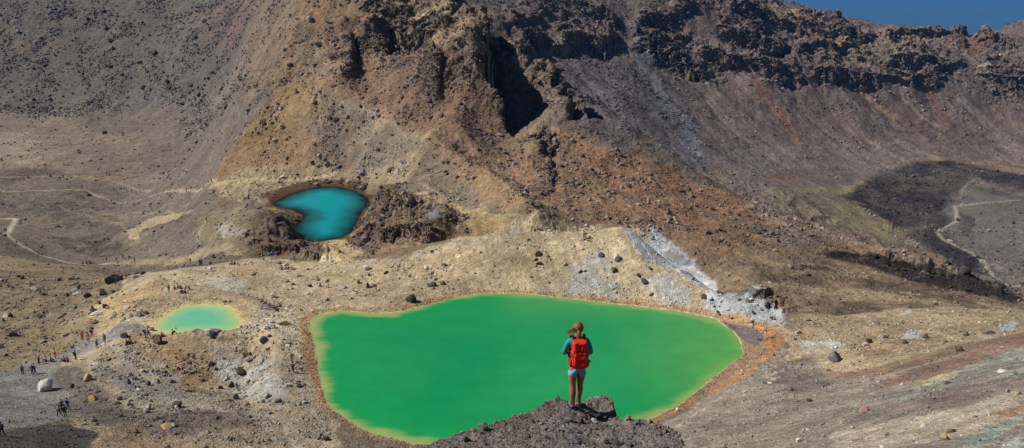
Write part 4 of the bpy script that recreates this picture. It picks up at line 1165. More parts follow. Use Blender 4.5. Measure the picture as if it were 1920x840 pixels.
# ------------------------------------------------------------------ the rock outcrop in front
SIL = [(600,1150),(690,960),(740,870),(770,838),(800,826),(850,812),(905,801),(950,787),(985,776),(1003,770),(1020,754),(1033,744),(1048,741),(1066,746),(1092,747),(1108,741),(1136,739),(1150,747),
       (1158,762),(1172,773),(1212,781),(1238,792),(1262,800),(1275,815),(1284,832),(1294,862),(1310,930),(1340,1060),(1380,1250)]
sx = [p[0] for p in SIL]; sy = [p[1] for p in SIL]
OU, OV = 620, 520
opx = np.linspace(610, 1370, OU)
su, st_ = ray(opx, np.interp(opx, sx, sy))
st_ = np.minimum(st_, -.30)
Ye = 5.6 / (-st_ - .133)
def out_z(x, y):
    """surface of the outcrop"""
    z = -(5.6 + .133 * y)
    z = z + .14 * fbm(x, y, 2.6, 5, .55, 601) + .05 * fbm(x, y, .55, 5, .62, 611) + .035 * fbm(x, y, .2, 4, .6, 617, True)
    # a hollow in front of the right-hand lip
    z = z - .30 * np.exp(-(((x - 1.62) / .36) ** 2 + ((y - 14.05) / .55) ** 2))
    z = z + .07 * np.exp(-(((x - 1.55) / .35) ** 2 + ((y - 14.85) / .3) ** 2))
    return z
YY_o = np.empty((OU, OV)); XX_o = np.empty((OU, OV)); ZZ_o = np.empty((OU, OV))
k1 = 400
for i in range(OU):
    s = np.linspace(0, 1, k1)
    y = 5.2 + (Ye[i] - 5.2) * s ** .75
    jag = .10 * fbm(opx[i] / 60, 0.0, .5, 4, .6, 621)
    y2 = Ye[i] + (np.linspace(0, 1, OV - k1 + 1)[1:]) ** 1.4 * 2.4
    YY_o[i] = np.concatenate([y, y2])
Uo = np.repeat(su[:, None], OV, 1)
XX_o = Uo * YY_o
ZZ_o = out_z(XX_o, YY_o)
drop = YY_o - Ye[:, None]
dd_ = np.maximum(drop, 0)
ZZ_o -= np.where(drop > 0, 7.5 * sstep(0, 1.6, dd_) + .6 * sstep(0, .12, dd_) + 1.2 * dd_, 0)
ZZ_o -= .05 * sstep(-.25, 0, drop)
YY_o += .22 * dd_ * 0
XX_o += .16 * fbm(ZZ_o * 1.0, XX_o, .9, 4, .6, 631) * sstep(.1, .6, dd_)
YY_o += .25 * fbm(ZZ_o * 1.0, XX_o, .9, 4, .6, 641) * sstep(.1, .6, dd_)
id_ = np.arange(OU * OV).reshape(OU, OV)
Fo = np.stack([id_[:-1, :-1], id_[1:, :-1], id_[1:, 1:], id_[:-1, 1:]], -1).reshape(-1, 4)
oc = np.empty((OU, OV, 3)); oc[:] = S(112, 104, 98)
a_ = fbm(XX_o, YY_o, 2.2, 5, .6, 651)[..., None]
oc = oc + (S(96,82,70) - oc) * np.clip(a_ * 1.6, 0, .8)
oc = oc + (S(74,70,68) - oc) * np.clip(sstep(.0, .8, dd_)[..., None], 0, .8)
oc *= 1 + .3 * fbm(XX_o, YY_o, .5, 4, .6, 655)[..., None]
M_out = ground_mat('gravelly_rock', scales=(1.2, 7.0, 26.0), bumpd=.05, stone=(9.0, 28.0))
outcrop = link(bpy.data.objects.new('rocky_ground', mesh_np('rocky_ground', np.stack([XX_o, YY_o, ZZ_o], -1).reshape(-1, 3), Fo, True, oc.reshape(-1, 3), M_out)))
tag(outcrop, kind='structure')
def oz(x, y):
    u = x / y; a = np.interp(u, su, np.arange(OU)); i = int(min(max(a, 0), OU - 2)); f = a - i
    return float(np.interp(y, YY_o[i, :k1], ZZ_o[i, :k1]) * (1 - f) + np.interp(y, YY_o[i + 1, :k1], ZZ_o[i + 1, :k1]) * f)
def opoint(px, py):
    u, t = ray(px, py); u, t = float(u), float(t)
    i = int(np.clip(np.interp(u, su, np.arange(OU)), 0, OU - 1))
    Y = float(first_hit(ZZ_o[i, :k1] / YY_o[i, :k1], YY_o[i, :k1], t))
    return Vector((u * Y, Y, oz(u * Y, Y)))
ng = 16000
gu_ = rng.integers(0, OU, ng); gvv = (rng.uniform(0, 1, ng) ** .8 * (k1 - 3)).astype(int)
gs = np.minimum(.013 * rng.uniform(0, 1, ng) ** (-1 / 2.3), .085)
GP = np.stack([XX_o[gu_, gvv], YY_o[gu_, gvv], ZZ_o[gu_, gvv] - gs * .1], 1)
feet = np.hypot(GP[:, 0] - 1.0, GP[:, 1] - 14.0) < .32
big_ = rng.uniform(0, 1, ng) < .005; gs = np.where(big_, rng.uniform(.07, .14, ng), gs)
gs = np.where(feet, np.minimum(gs, .03), gs)
gcol = np.array([S(72,68,68), S(104,98,94), S(140,134,130), S(128,100,86), S(90,80,72)])[rng.choice(5, ng, p=[.3, .32, .14, .08, .16])] * rng.uniform(.8, 1.2, ng)[:, None]
o = scatter(GP, gs, gcol, 'gravel', 2)
tag(o, 'dark gravel covering the rock outcrop', 'gravel', kind='stuff')
def fore_rock(px, py, w_, t_, k_, lb, h=1.0):
    p = opoint(px, py); o = link(bpy.data.objects.new('stone', boulder_mesh(k_, t_))); s = w_ * p.length / F
    o.location = (p.x, p.y, p.z - s * .05); o.scale = (s, s, s * h); o.rotation_euler = (0, 0, k_ * 1.7); tag(o, lb, 'stone')
fore_rock(1178,789,11,'pink',4,'pinkish orange stone standing on the outcrop right of the woman', 1.3)
fore_rock(1080,829,21,'grey',2,'large grey stone on the outcrop below the woman')
fore_rock(1045,744,9,'mauve',3,'mauve stone on the left lip of the outcrop')
fore_rock(1196,795,13,'grey',4,'grey stone on the outcrop below the orange one')
fore_rock(1157,833,16,'dark',5,'dark stone near the bottom edge of the outcrop')
fore_rock(908,806,15,'grey',6,'grey stone at the left end of the outcrop rim')
fore_rock(1091,779,15,'mauve',0,'brownish grey stone at the heels of the woman', .7)
fore_rock(870,826,14,'grey',7,'grey jagged stone on the left shoulder of the outcrop')
fore_rock(1025,823,10,'dark',1,'small dark stone left of the large grey stone on the outcrop')
fore_rock(1228,806,12,'mauve',3,'mauve grey stone on the right shoulder of the outcrop')
# ------------------------------------------------------------------ hikers
def cloth_mat(name, rgb, rough=.85, bump=0):
    m, nt, b = mat_new(name); tc = N(nt, 'ShaderNodeTexCoord')
    n = N(nt, 'ShaderNodeTexNoise', Scale=9.0, Detail=5.0, Roughness=.6); nt.links.new(tc.outputs['Object'], n.inputs['Vector'])
    c = S(*rgb); nt.links.new(ramp(nt, n.outputs['Fac'], [(.3, tuple(c * .78)), (.7, tuple(np.minimum(c * 1.15, .9)))]), b.inputs['Base Color'])
    b.inputs['Roughness'].default_value = rough; b.inputs['Specular IOR Level'].default_value = .25
    if bump:
        bp = N(nt, 'ShaderNodeBump', Strength=.8, Distance=bump); nt.links.new(n.outputs['Fac'], bp.inputs['Height']); nt.links.new(bp.outputs[0], b.inputs['Normal'])
    return m

def skin_mesh(name, verts, edges, radii, sub=1, root=0, post=None):
    """grow one continuous surface round a skeleton"""
    me = bpy.data.meshes.new('tmp'); me.from_pydata(verts, edges, []); me.update()
    o = bpy.data.objects.new('tmp', me); COL.objects.link(o)
    m = o.modifiers.new('s', 'SKIN'); m.use_smooth_shade = True; m.branch_smoothing = .6
    sv = me.skin_vertices[0].data
    for i, r in enumerate(radii):
        sv[i].radius = (r, r) if not hasattr(r, '__len__') else r
        sv[i].use_root = (i == root)
    if sub: s_ = o.modifiers.new('u', 'SUBSURF'); s_.levels = sub; s_.render_levels = sub
    dg = bpy.context.evaluated_depsgraph_get(); dg.update()
    out = bpy.data.meshes.new_from_object(o.evaluated_get(dg)); out.name = name
    bpy.data.objects.remove(o); bpy.data.meshes.remove(me)
    out.polygons.foreach_set('use_smooth', [True] * len(out.polygons))
    out.materials.clear(); out.materials.append(None)
    return out

def pose(kind):
    """joint positions of a 1.7 m figure facing +Y"""
    J = dict(pelvis=(0,0,.93), waist=(0,-.01,1.08), chest=(0,-.01,1.28), neck=(0,0,1.44), head=(0,.02,1.56), top=(0,.01,1.66))
    for s, n in ((-1, 'L'), (1, 'R')):
        J['sh' + n] = (s * .17, -.01, 1.38); J['el' + n] = (s * .23, -.04, 1.12); J['wr' + n] = (s * .22, .08, .90); J['hd' + n] = (s * .21, .12, .82)
        J['hip' + n] = (s * .09, 0, .88); J['kn' + n] = (s * .10, .03, .49); J['an' + n] = (s * .10, -.02, .09); J['toe' + n] = (s * .12, .15, .035)
    if kind == 'walk':
        J['knL'] = (-.1, .16, .50); J['anL'] = (-.1, .22, .10); J['toeL'] = (-.11, .38, .06)
        J['knR'] = (.1, -.06, .49); J['anR'] = (.1, -.30, .14); J['toeR'] = (.11, -.15, .035)
        J['elL'] = (-.24, -.12, 1.12); J['wrL'] = (-.22, -.12, .90); J['hdL'] = (-.21, -.1, .82)
        J['elR'] = (.24, .06, 1.12); J['wrR'] = (.20, .24, .98); J['hdR'] = (.19, .31, .94)
    if kind == 'arm':
        J['elR'] = (.42, .02, 1.46); J['wrR'] = (.58, .06, 1.60); J['hdR'] = (.65, .08, 1.66)
        J['knL'] = (-.15, .03, .49); J['anL'] = (-.22, 0, .09); J['toeL'] = (-.26, .15, .035)
    if kind == 'sit':
        d = .80
        for k in ('pelvis','waist','chest','neck','head','top','shL','shR','elL','elR'):
            x, y, z = J[k]; J[k] = (x, y + (z - .93) * .12, z - d)
        for s, n in ((-1, 'L'), (1, 'R')):
            J['hip' + n] = (s * .10, .05, .11); J['kn' + n] = (s * .16, .40, .48); J['an' + n] = (s * .14, .62, .09); J['toe' + n] = (s * .15, .78, .035)
            J['el' + n] = (s * .24, .14, .40); J['wr' + n] = (s * .14, .36, .50); J['hd' + n] = (s * .08, .42, .50)
    return J

def build_fig(kind):
    J = pose(kind); P = {}
    def chainmesh(name, chain_list, rad, sub=1):
        names = []; ed = []
        for ch in chain_list:
            for a in ch:
                if a not in names: names.append(a)
            for a, b in zip(ch, ch[1:]): ed.append((names.index(a), names.index(b)))
        return skin_mesh(name, [J[a] for a in names], ed, [rad[a] for a in names], sub)
    rb = dict(pelvis=(.14,.11), waist=(.12,.095), chest=(.145,.105), neck=.052, head=(.082,.095), top=(.06,.07))
    for n in 'LR':
        rb.update({'sh' + n: .058, 'el' + n: .042, 'wr' + n: .03, 'hd' + n: (.038, .022), 'hip' + n: .088, 'kn' + n: .056, 'an' + n: .038, 'toe' + n: (.042, .03)})
    P['body'] = chainmesh('person_body', [['pelvis','waist','chest','neck','head','top']] + [['chest','sh'+n,'el'+n,'wr'+n,'hd'+n] for n in 'LR'] + [['pelvis','hip'+n,'kn'+n,'an'+n,'toe'+n] for n in 'LR'], rb)
    g = 1.16
    rs = {k: (tuple(v_ * g for v_ in v) if hasattr(v, '__len__') else v * g) for k, v in rb.items()}
    rs['wrL'] = rs['wrR'] = .038
    P['jacket'] = chainmesh('jacket', [['pelvis','waist','chest']] + [['chest','sh'+n,'el'+n,'wr'+n] for n in 'LR'], rs)
    rt = dict(rs); rt['pelvis'] = (.15, .125)
    for n in 'LR': rt['hip'+n] = .102; rt['kn'+n] = .07; rt['an'+n] = .056
    P['trousers'] = chainmesh('trousers', [['pelvis','hip'+n,'kn'+n,'an'+n] for n in 'LR'], rt)
    # shoes
    hx, hy, hz_ = J['head']
    V, Fc = IC2[0].copy(), IC2[1]
    V = V * np.array([.098, .112, .115]); V[:, 2] += hz_ + .025; V[:, 0] += hx; V[:, 1] += hy - .018
    keep = [f for f in Fc if not (V[f][:, 1].mean() > hy + .035 and V[f][:, 2].mean() < hz_ + .055) and V[f][:, 2].mean() > hz_ - .06]
    P['hair'] = mesh_np('hair', V, np.array(keep), True, None, None); P['hair'].materials.append(None)
    # rucksack
    bm = bmesh.new(); bmesh.ops.create_cube(bm, size=1)
    cx, cy, cz = J['chest']
    for v in bm.verts: v.co = Vector((v.co.x * .30, v.co.y * .17, v.co.z * .46))
    bmesh.ops.bevel(bm, geom=bm.edges[:], offset=.05, segments=2, affect='EDGES')
    for v in bm.verts: v.co += Vector((cx, cy - .205, cz - .06))
    me = bpy.data.meshes.new('rucksack'); bm.to_mesh(me); bm.free(); me.materials.append(None); P['rucksack'] = me
    return P
FIG = {k: build_fig(k) for k in ('stand', 'walk', 'arm', 'sit')}
CM = {}
def cm(c):
    if c not in CM: CM[c] = cloth_mat(c + '_cloth' if c not in ('skin', 'hair_brown') else c, PAL[c])
    return CM[c]
PAL = dict(black=(40,40,46), navy=(44,54,96), blue=(48,92,160), red=(222,52,52), maroon=(160,50,64), orange=(240,104,70), teal=(40,150,156), white=(214,214,216), grey=(112,112,118),
           lilac=(176,160,196), pink=(206,120,140), brown=(120,84,64), olive=(84,84,50), purple=(96,60,120), skin=(196,146,120), hair_brown=(60,42,32), cream=(196,184,160), tealdark=(30,90,96))
def hiker(px, py, kind, rz, top, legs, label, hat='hair_brown', pack=None, group=None, scale=1.0):
    p = ground(px, py)
    root = bpy.data.objects.new('person', None); link(root)
    root.empty_display_size = .3
    root.location = (p.x, p.y, p.z - .02); root.rotation_euler = (0, 0, math.radians(rz)); root.scale = (scale * 1.12,) * 3
    tag(root, label, 'person', group)
    parts = [('body', 'skin'), ('jacket', top), ('trousers', legs), ('hair' if hat == 'hair_brown' else 'hair', hat)]
    if pack: parts.append(('rucksack', pack))
    for nme, c in parts:
        on = 'hat' if (nme == 'hair' and hat != 'hair_brown') else nme
        o = link(bpy.data.objects.new(on, FIG[kind][nme]), root)
        o.material_slots[0].link = 'OBJECT'; o.material_slots[0].material = cm(c)
    return root
HK = [
 (5,818,'walk',60,'black','black','hiker in dark clothes with a rucksack walking in at the left edge of the picture',None,'navy'),
 (112,781,'walk',80,'cream','black','hiker in a cream top leaning forward in front of the group on the grey ridge',None,None),
 (123,782,'stand',10,'black','black','hiker in black with a rucksack standing at the front of the group of four',None,'black'),
 (117,771,'stand',200,'maroon','navy','hiker in maroon at the rear left of the group of four',None,None),
 (128,768,'stand',-20,'navy','grey','hiker with a blue rucksack at the rear right of the group of four',None,'blue'),
 (43,703,'stand',30,'black','black','lone hiker in a black jacket on the left end of the grey crest',None,None),
 (61,702,'stand',0,'navy','navy','hiker in navy standing next to the one with a grey rucksack','white',None),
 (66,701,'walk',-30,'grey','navy','hiker with a black rucksack walking beside the one in navy',None,'black'),
 (74,683,'stand',90,'lilac','black','hiker in a lilac top and black trousers on the grey crest','white',None),
 (87,677,'sit',150,'pink','grey','seated hiker in pink and grey behind the orange jacket',None,None),
 (96,678,'sit',-120,'black','black','seated hiker in black to the left of the orange jacket',None,None),
 (104,672,'stand',-60,'orange','maroon','standing hiker in a bright orange red jacket',None,None),
 (121,677,'sit',170,'red','black','seated hiker in red between the orange jacket and the lone standing one',None,None),
 (127,678,'sit',190,'black','black','seated hiker in black leaning against the one in red',None,None),
 (142,675,'stand',-20,'olive','black','standing hiker in olive right of the seated pair in red and black',None,'black'),
 (155,638,'stand',0,'maroon','maroon','hiker in maroon left of the one in teal',None,None),
 (166,641,'stand',0,'teal','pink','hiker in a teal top and pink trousers',None,None),
 (173,633,'walk',-40,'black','red','hiker in a black jacket and red trousers right of the teal one',None,'navy'),
 (183,654,'arm',0,'navy','navy','hiker in navy with one arm raised to the side',None,None),
 (197,644,'stand',0,'black','black','hiker in black standing right of the one with a raised arm','olive',None),
 (237,646,'sit',-90,'black','black','seated hiker in black on the slope below the dark boulder',None,None),
 (246,644,'sit',80,'grey','maroon','seated hiker in grey beside the one in black below the dark boulder',None,None),
 (273,634,'stand',-80,'blue','navy','hiker in blue with a white cap at the tip of the small pool','white','navy'),
 (279,633,'walk',-90,'navy','blue','hiker in blue trousers right behind the white cap',None,None),
 (303,632,'sit',-100,'black','black','seated hiker in black between the brown boulder and the small pool',None,None),
 (323,627,'sit',-60,'black','black','seated hiker in black on the near shore of the small pool',None,None),
 (331,624,'sit',40,'maroon','black','hiker in maroon perched at the near shore of the small pool',None,None),
 (9,435,'stand',0,'black','black','left hiker of the pair at the bend of the pale track at the far left',None,None),
 (12,435,'stand',0,'navy','black','right hiker of the pair at the bend of the pale track at the far left',None,None),
 (32,458,'walk',0,'black','brown','lone dark hiker on the pale track below the bend',None,None),
 (74,479,'walk',90,'black','black','dark hiker in front of the red one low on the pale track',None,None),
 (79,480,'walk',90,'red','black','hiker in red low on the pale track',None,None),
 (156,498,'stand',0,'black','black','left hiker of three in a row on the sandy track',None,None),
 (163,497,'stand',0,'navy','black','middle hiker of three in a row on the sandy track',None,None),
 (169,497,'stand',0,'black','brown','right hiker of three in a row on the sandy track',None,None),
 (200,490,'stand',0,'brown','black','small hiker in brown right of the row of three',None,None),
 (219,492,'stand',0,'maroon','black','small hiker in maroon on the sandy track before the pale boulders',None,None),
 (231,487,'stand',0,'black','black','dark hiker on the far side of the sandy track',None,None),
 (253,492,'stand',0,'blue','navy','hiker in blue on the sandy track right of the dark one',None,None),
 (357,494,'stand',0,'brown','grey','hiker in brown on the path left of the close pair',None,None),
 (375,498,'stand',0,'black','black','left hiker of the close pair on the sandy crest',None,None),
 (378,498,'stand',0,'navy','black','right hiker of the close pair on the sandy crest',None,None),
 (435,496,'sit',160,'black','maroon','left of two huddled hikers sitting on the bare sand',None,None),
 (440,496,'sit',200,'maroon','black','right of two huddled hikers sitting on the bare sand',None,None),
 (317,548,'stand',20,'brown','olive','brown clad hiker standing left of the group resting behind the small pool',None,None),
 (328,543,'sit',30,'red','black','resting hiker in red at the left of the group behind the small pool',None,None),
 (333,541,'sit',-20,'maroon','pink','resting hiker in maroon second in the group behind the small pool',None,None),
 (340,542,'sit',60,'black','black','resting hiker in black in the middle of the group behind the small pool',None,None),
 (348,542,'sit',-80,'navy','grey','resting hiker in navy and grey in the group behind the small pool',None,None),
 (356,543,'sit',100,'black','white','resting hiker with pale trousers at the right of the group behind the small pool',None,None),
 (341,549,'sit',180,'grey','black','resting hiker in grey in the front row left behind the small pool',None,None),
 (348,549,'sit',150,'black','navy','resting hiker in black in the front row right behind the small pool',None,None),
 (223,519,'sit',90,'white','navy','hiker in white sitting close against the leaning boulder',None,None),
 (230,520,'sit',120,'maroon','red','hiker in maroon sitting in the middle beside the leaning boulder',None,None),
 (237,519,'sit',60,'red','red','hiker all in red stretched out right of the leaning boulder',None,None),
 (388,417,'walk',0,'black','brown','lone hiker on the faint track above the whitish patch',None,None),
 (372,451,'walk',0,'cream','grey','lone hiker in pale clothes low on the faint track',None,None),
 (213,357,'walk',90,'black','black','leftmost hiker on the straight trail across the crater floor',None,None),
 (233,358,'walk',90,'maroon','black','second hiker from the left on the straight trail',None,None),
 (247,360,'walk',90,'black','grey','third hiker from the left on the straight trail',None,None),
 (263,361,'walk',90,'grey','black','fourth hiker from the left on the straight trail',None,None),
 (350,362,'walk',90,'brown','black','hiker on the straight trail near its rise to the junction',None,None),
 (397,344,'stand',0,'black','brown','hiker on the edge just above the trail junction',None,None),
 (398,359,'sit',0,'navy','white','left hiker resting at the trail junction',None,None),
 (403,359,'sit',90,'black','black','right hiker resting at the trail junction',None,None),
 (428,366,'stand',0,'brown','black','hiker in brown right of the trail junction',None,None),
 (531,480,'stand',0,'red','red','hiker in red standing at the right end of the large group below the turquoise pool',None,None),
 (497,471,'stand',0,'red','black','tallest standing hiker in red in the large group below the turquoise pool',None,None),
 (492,471,'stand',20,'black','navy','dark standing hiker left of the tall red one in the large group',None,None),
 (502,470,'stand',-20,'navy','blue','standing hiker in navy right of the tall red one in the large group',None,None),
 (487,478,'sit',0,'olive','black','seated hiker in olive at the left end of the large group',None,None),
 (492,479,'sit',40,'black','cream','seated hiker in black second from the left in the large group',None,None),
 (503,478,'sit',-40,'teal','navy','seated hiker in teal in the middle of the large group',None,None),
 (507,479,'sit',10,'blue','black','seated hiker in blue in the middle of the large group',None,None),
 (511,477,'sit',60,'white','blue','seated hiker in white and blue right of the middle in the large group',None,None),
 (517,477,'sit',0,'pink','purple','seated hiker in pink right of the white one in the large group',None,None),
 (520,477,'sit',-60,'purple','black','seated hiker in purple in the right part of the large group',None,None),
 (525,476,'sit',80,'navy','purple','seated hiker in navy next to the standing red one at the right end',None,None),
 (529,506,'sit',60,'black','grey','leftmost hiker of the four sitting close together on the open sand',None,None),
 (535,505,'sit',0,'white','black','white topped hiker of the four sitting close together on the open sand',None,None),
 (540,505,'sit',-30,'black','navy','third hiker of the four sitting close together on the open sand',None,None),
 (547,506,'sit',-90,'grey','pink','rightmost hiker of the four sitting close together on the open sand',None,None),
 (548,680,'stand',0,'black','grey','upper hiker of two on the bank left of the big green pool','white',None),
 (550,699,'walk',180,'black','black','lower hiker of two on the bank left of the big green pool',None,None),
 (1095,449,'stand',0,'pink','grey','hiker in pink standing left of the tan block on the ridge crest',None,None),
 (1098,450,'stand',180,'navy','cream','hiker with pale trousers on the ridge crest touching the one in pink','white',None),
 (1003,434,'sit',0,'purple','black','left of three tiny hikers sitting on the skyline of the pale ridge',None,None),
 (1010,433,'sit',0,'maroon','black','middle of three tiny hikers sitting on the skyline of the pale ridge',None,None),
 (1015,433,'sit',0,'grey','black','right of three tiny hikers sitting on the skyline of the pale ridge',None,None),
]
for px, py, kd, rz, tp, lg, lb, hat, pk in HK:
    hiker(px, py, kd, rz, tp, lg, lb, hat or 'hair_brown', pk)
# ------------------------------------------------------------------ the woman on the outcrop
WP = opoint(1081, 767)
WX, WY = WP.x, WP.y
wz = oz(WX, WY)
M_skin = cloth_mat('woman_skin', (160,100,80), .6)
M_hair = cloth_mat('light_brown_hair', (128,88,52), .55)
M_teal = cloth_mat('teal_fleece', (24,150,154), .85, .02)
M_short = cloth_mat('pale_blue_denim', (128,156,182), .9, .02)
M_pack = cloth_mat('red_pack_nylon', (222,44,24), .5, .03)
M_packd = cloth_mat('dark_red_pack_nylon', (160,26,22), .55, .02)
M_black = cloth_mat('black_webbing', (24,24,28), .7)
M_shoe = cloth_mat('grey_hiking_shoe', (104,104,112), .8)
M_sole = cloth_mat('shoe_sole', (40,38,38), .8)
M_sock = cloth_mat('dark_wool_sock', (54,50,60), .95)
M_eye = cloth_mat('eye_white', (230,228,224), .3); M_lip = cloth_mat('lips', (170,84,80), .5)
woman = bpy.data.objects.new('person', None); link(woman); woman.empty_display_size = .4
woman.location = (WX, WY, wz); woman.rotation_euler = (0, 0, math.radians(4))
tag(woman, 'woman in teal top and pale shorts standing on the rock outcrop, seen from behind', 'person')
def wpart(name, me, mat, parent=woman):
    me.materials.clear(); me.materials.append(mat); me.name = name
    return link(bpy.data.objects.new(name, me), parent)
fl, fr = oz(WX - .075, WY - .02) - wz, oz(WX + .055, WY + .14) - wz   # ground under each foot
W = dict(pelvis=(0,.02,.86), waist=(0,0,1.02), ribs=(0,-.005,1.16), chest=(0,0,1.27), nb=(0,-.005,1.375), neck=(0,.015,1.43), jaw=(0,.045,1.485), head=(0,.035,1.545), top=(0,.015,1.605),
 shL=(-.155,-.005,1.335), elL=(-.245,.01,1.09), wrL=(-.14,.20,1.03), pmL=(-.105,.245,1.035), shR=(.155,-.005,1.335), elR=(.235,0,1.08), wrR=(.14,.20,1.03), pmR=(.105,.245,1.035),
 hipL=(-.085,.015,.82), thL=(-.083,.01,.66), knL=(-.078,-.01,.47), cfL=(-.078,-.035,.34), anL=(-.075,-.02,.09+fl), heL=(-.075,-.05,.035+fl), toL=(-.10,.13,.03+fl),
 hipR=(.085,.02,.82), thR=(.078,.04,.66), knR=(.062,.075,.47), cfR=(.060,.07,.34), anR=(.055,.14,.09+fr), heR=(.055,.11,.035+fr), toR=(.075,.29,.03+fr))
WR = dict(pelvis=(.135,.11), waist=(.105,.085), ribs=(.12,.09), chest=(.13,.10), nb=(.085,.07), neck=(.047,.05), jaw=(.058,.066), head=(.073,.088), top=(.052,.06),
 hipL=.104, thL=.088, knL=.057, cfL=.062, anL=.034, heL=.034, toL=(.038,.024), shL=.055, elL=.039, wrL=.026, pmL=(.036,.018))
for k in list(WR):
    if k.endswith('L'): WR[k[:-1] + 'R'] = WR[k]
def wchain(name, chains, rad, sub=2):
    names = []; ed = []
    for ch in chains:
        for a in ch:
            if a not in names: names.append(a)
        ed += [(names.index(a), names.index(b)) for a, b in zip(ch, ch[1:])]
    return skin_mesh(name, [W[a] for a in names], ed, [rad[a] for a in names], sub)
# fingers join the palms in the same skeleton
for s, n in ((-1, 'L'), (1, 'R')):
    px_, py_, pz_ = W['pm' + n]
    for f in range(4):
        L = (.072, .080, .075, .060)[f]; off = (f - 1.5) * .019
        b0 = (px_ - s * .012, py_ + .028, pz_ + .0 - off)
        W[f'f{f}a{n}'] = b0; W[f'f{f}b{n}'] = (b0[0] - s * L * .35, b0[1] + L * .40, b0[2]); W[f'f{f}c{n}'] = (b0[0] - s * L * .85, b0[1] + L * .35, b0[2] - .004)
        WR[f'f{f}a{n}'] = .0095; WR[f'f{f}b{n}'] = .0085; WR[f'f{f}c{n}'] = .007
    W['t0' + n] = (px_, py_ - .008, pz_ + .03); W['t1' + n] = (px_ - s * .028, py_ + .01, pz_ + .052); W['t2' + n] = (px_ - s * .052, py_ + .022, pz_ + .056)
    WR['t0' + n] = .012; WR['t1' + n] = .010; WR['t2' + n] = .008
ch = [['pelvis','waist','ribs','chest','nb','neck','jaw','head','top']]
for n in 'LR':
    ch += [['chest','sh'+n,'el'+n,'wr'+n,'pm'+n], ['pelvis','hip'+n,'th'+n,'kn'+n,'cf'+n,'an'+n], ['an'+n,'he'+n], ['an'+n,'to'+n]]
    ch += [['pm'+n, f'f{f}a{n}', f'f{f}b{n}', f'f{f}c{n}'] for f in range(4)] + [['pm'+n, 't0'+n, 't1'+n, 't2'+n]]
body = wpart('body', wchain('body', ch, WR), M_skin)
# face (turned to the lake)
def blob(name, loc, scl, mat, parent, ic=IC2):
    V = ic[0] * np.array(scl) + np.array(loc); return wpart(name, mesh_np(name, V, ic[1], True), mat, parent)
blob('nose', (0, .135, 1.525), (.011, .020, .020), M_skin, body); blob('mouth', (0, .118, 1.487), (.022, .008, .006), M_lip, body)
for s in (-1, 1):
    blob('eye', (s * .028, .113, 1.545), (.012, .010, .008), M_eye, body); blob('ear', (s * .078, .03, 1.535), (.010, .018, .028), M_skin, body)
g = lambda k, f: tuple(v * f for v in WR[k]) if hasattr(WR[k], '__len__') else WR[k] * f
RT = {k: g(k, 1.14) for k in WR}; RT['wrL'] = RT['wrR'] = .036; RT['pelvis'] = (.142, .118); RT['nb'] = (.088, .076); RT['elL'] = RT['elR'] = .05; RT['shL'] = RT['shR'] = .064
W['hem'] = (0, .02, .90); RT['hem'] = (.146, .12)
wpart('fleece_top', wchain('fleece_top', [['hem','waist','ribs','chest','nb']] + [['chest','sh'+n,'el'+n,'wr'+n] for n in 'LR'], RT), M_teal)
RS = dict(RT); RS['pelvis'] = (.185, .14); W['wb'] = (0, .015, .93); RS['wb'] = (.128, .105)
for n in 'LR':
    hx_, hy_, hz_ = W['hip' + n]; tx, ty, tz = W['th' + n]
    W['sa' + n] = (hx_ * 1.22, hy_, hz_ - .02); W['sb' + n] = (tx * 1.25, ty, tz - .06); RS['sa' + n] = .118; RS['sb' + n] = .125
wpart('shorts', wchain('shorts', [['wb','pelvis']] + [['pelvis','sa'+n,'sb'+n] for n in 'LR'], RS, 2), M_short)
for n in 'LR':
    a = W['an' + n]; c_ = W['cf' + n]; he = W['he' + n]; to = W['to' + n]
    W['k1'] = (a[0], a[1], a[2] + .09); W['k2'] = (a[0], a[1], a[2] - .02)
    wpart('sock', skin_mesh('sock', [W['k1'], a, W['k2']], [(0, 1), (1, 2)], [.044, .043, .042], 1), M_sock)
    zf = a[2] - .09
    pts = [(he[0], he[1] + .01, zf + .085), (he[0], he[1] + .01, zf + .045), ((he[0] + to[0]) / 2, (he[1] + to[1]) / 2, zf + .045), (to[0], to[1], zf + .036), (to[0] * 1.02, to[1] + .03, zf + .032)]
    sh = wpart('shoe', skin_mesh('shoe', pts, [(0, 1), (1, 2), (2, 3), (3, 4)], [.044, .046, (.046, .036), (.046, .032), (.036, .026)], 2), M_shoe)
    bm = bmesh.new(); bmesh.ops.create_cube(bm, size=1)
    bmesh.ops.subdivide_edges(bm, edges=bm.edges[:], cuts=3, use_grid_fill=True)
    ax = Vector((to[0] - he[0], to[1] - he[1], 0)); L = ax.length + .12; ang = math.atan2(ax.x, ax.y)
    for v in bm.verts:
        y = v.co.y * 2; wdt = .092 * (1 - .28 * abs(y) ** 3)
        v.co = Vector((v.co.x * wdt, v.co.y * L, v.co.z * .024))
    bmesh.ops.rotate(bm, verts=bm.verts, matrix=Matrix.Rotation(-ang, 3, 'Z'))
    bmesh.ops.translate(bm, verts=bm.verts, vec=((he[0] + to[0]) / 2, (he[1] + to[1]) / 2, zf + .008))
    me = bpy.data.meshes.new('sole'); bm.to_mesh(me); bm.free(); wpart('sole', me, M_sole, sh)
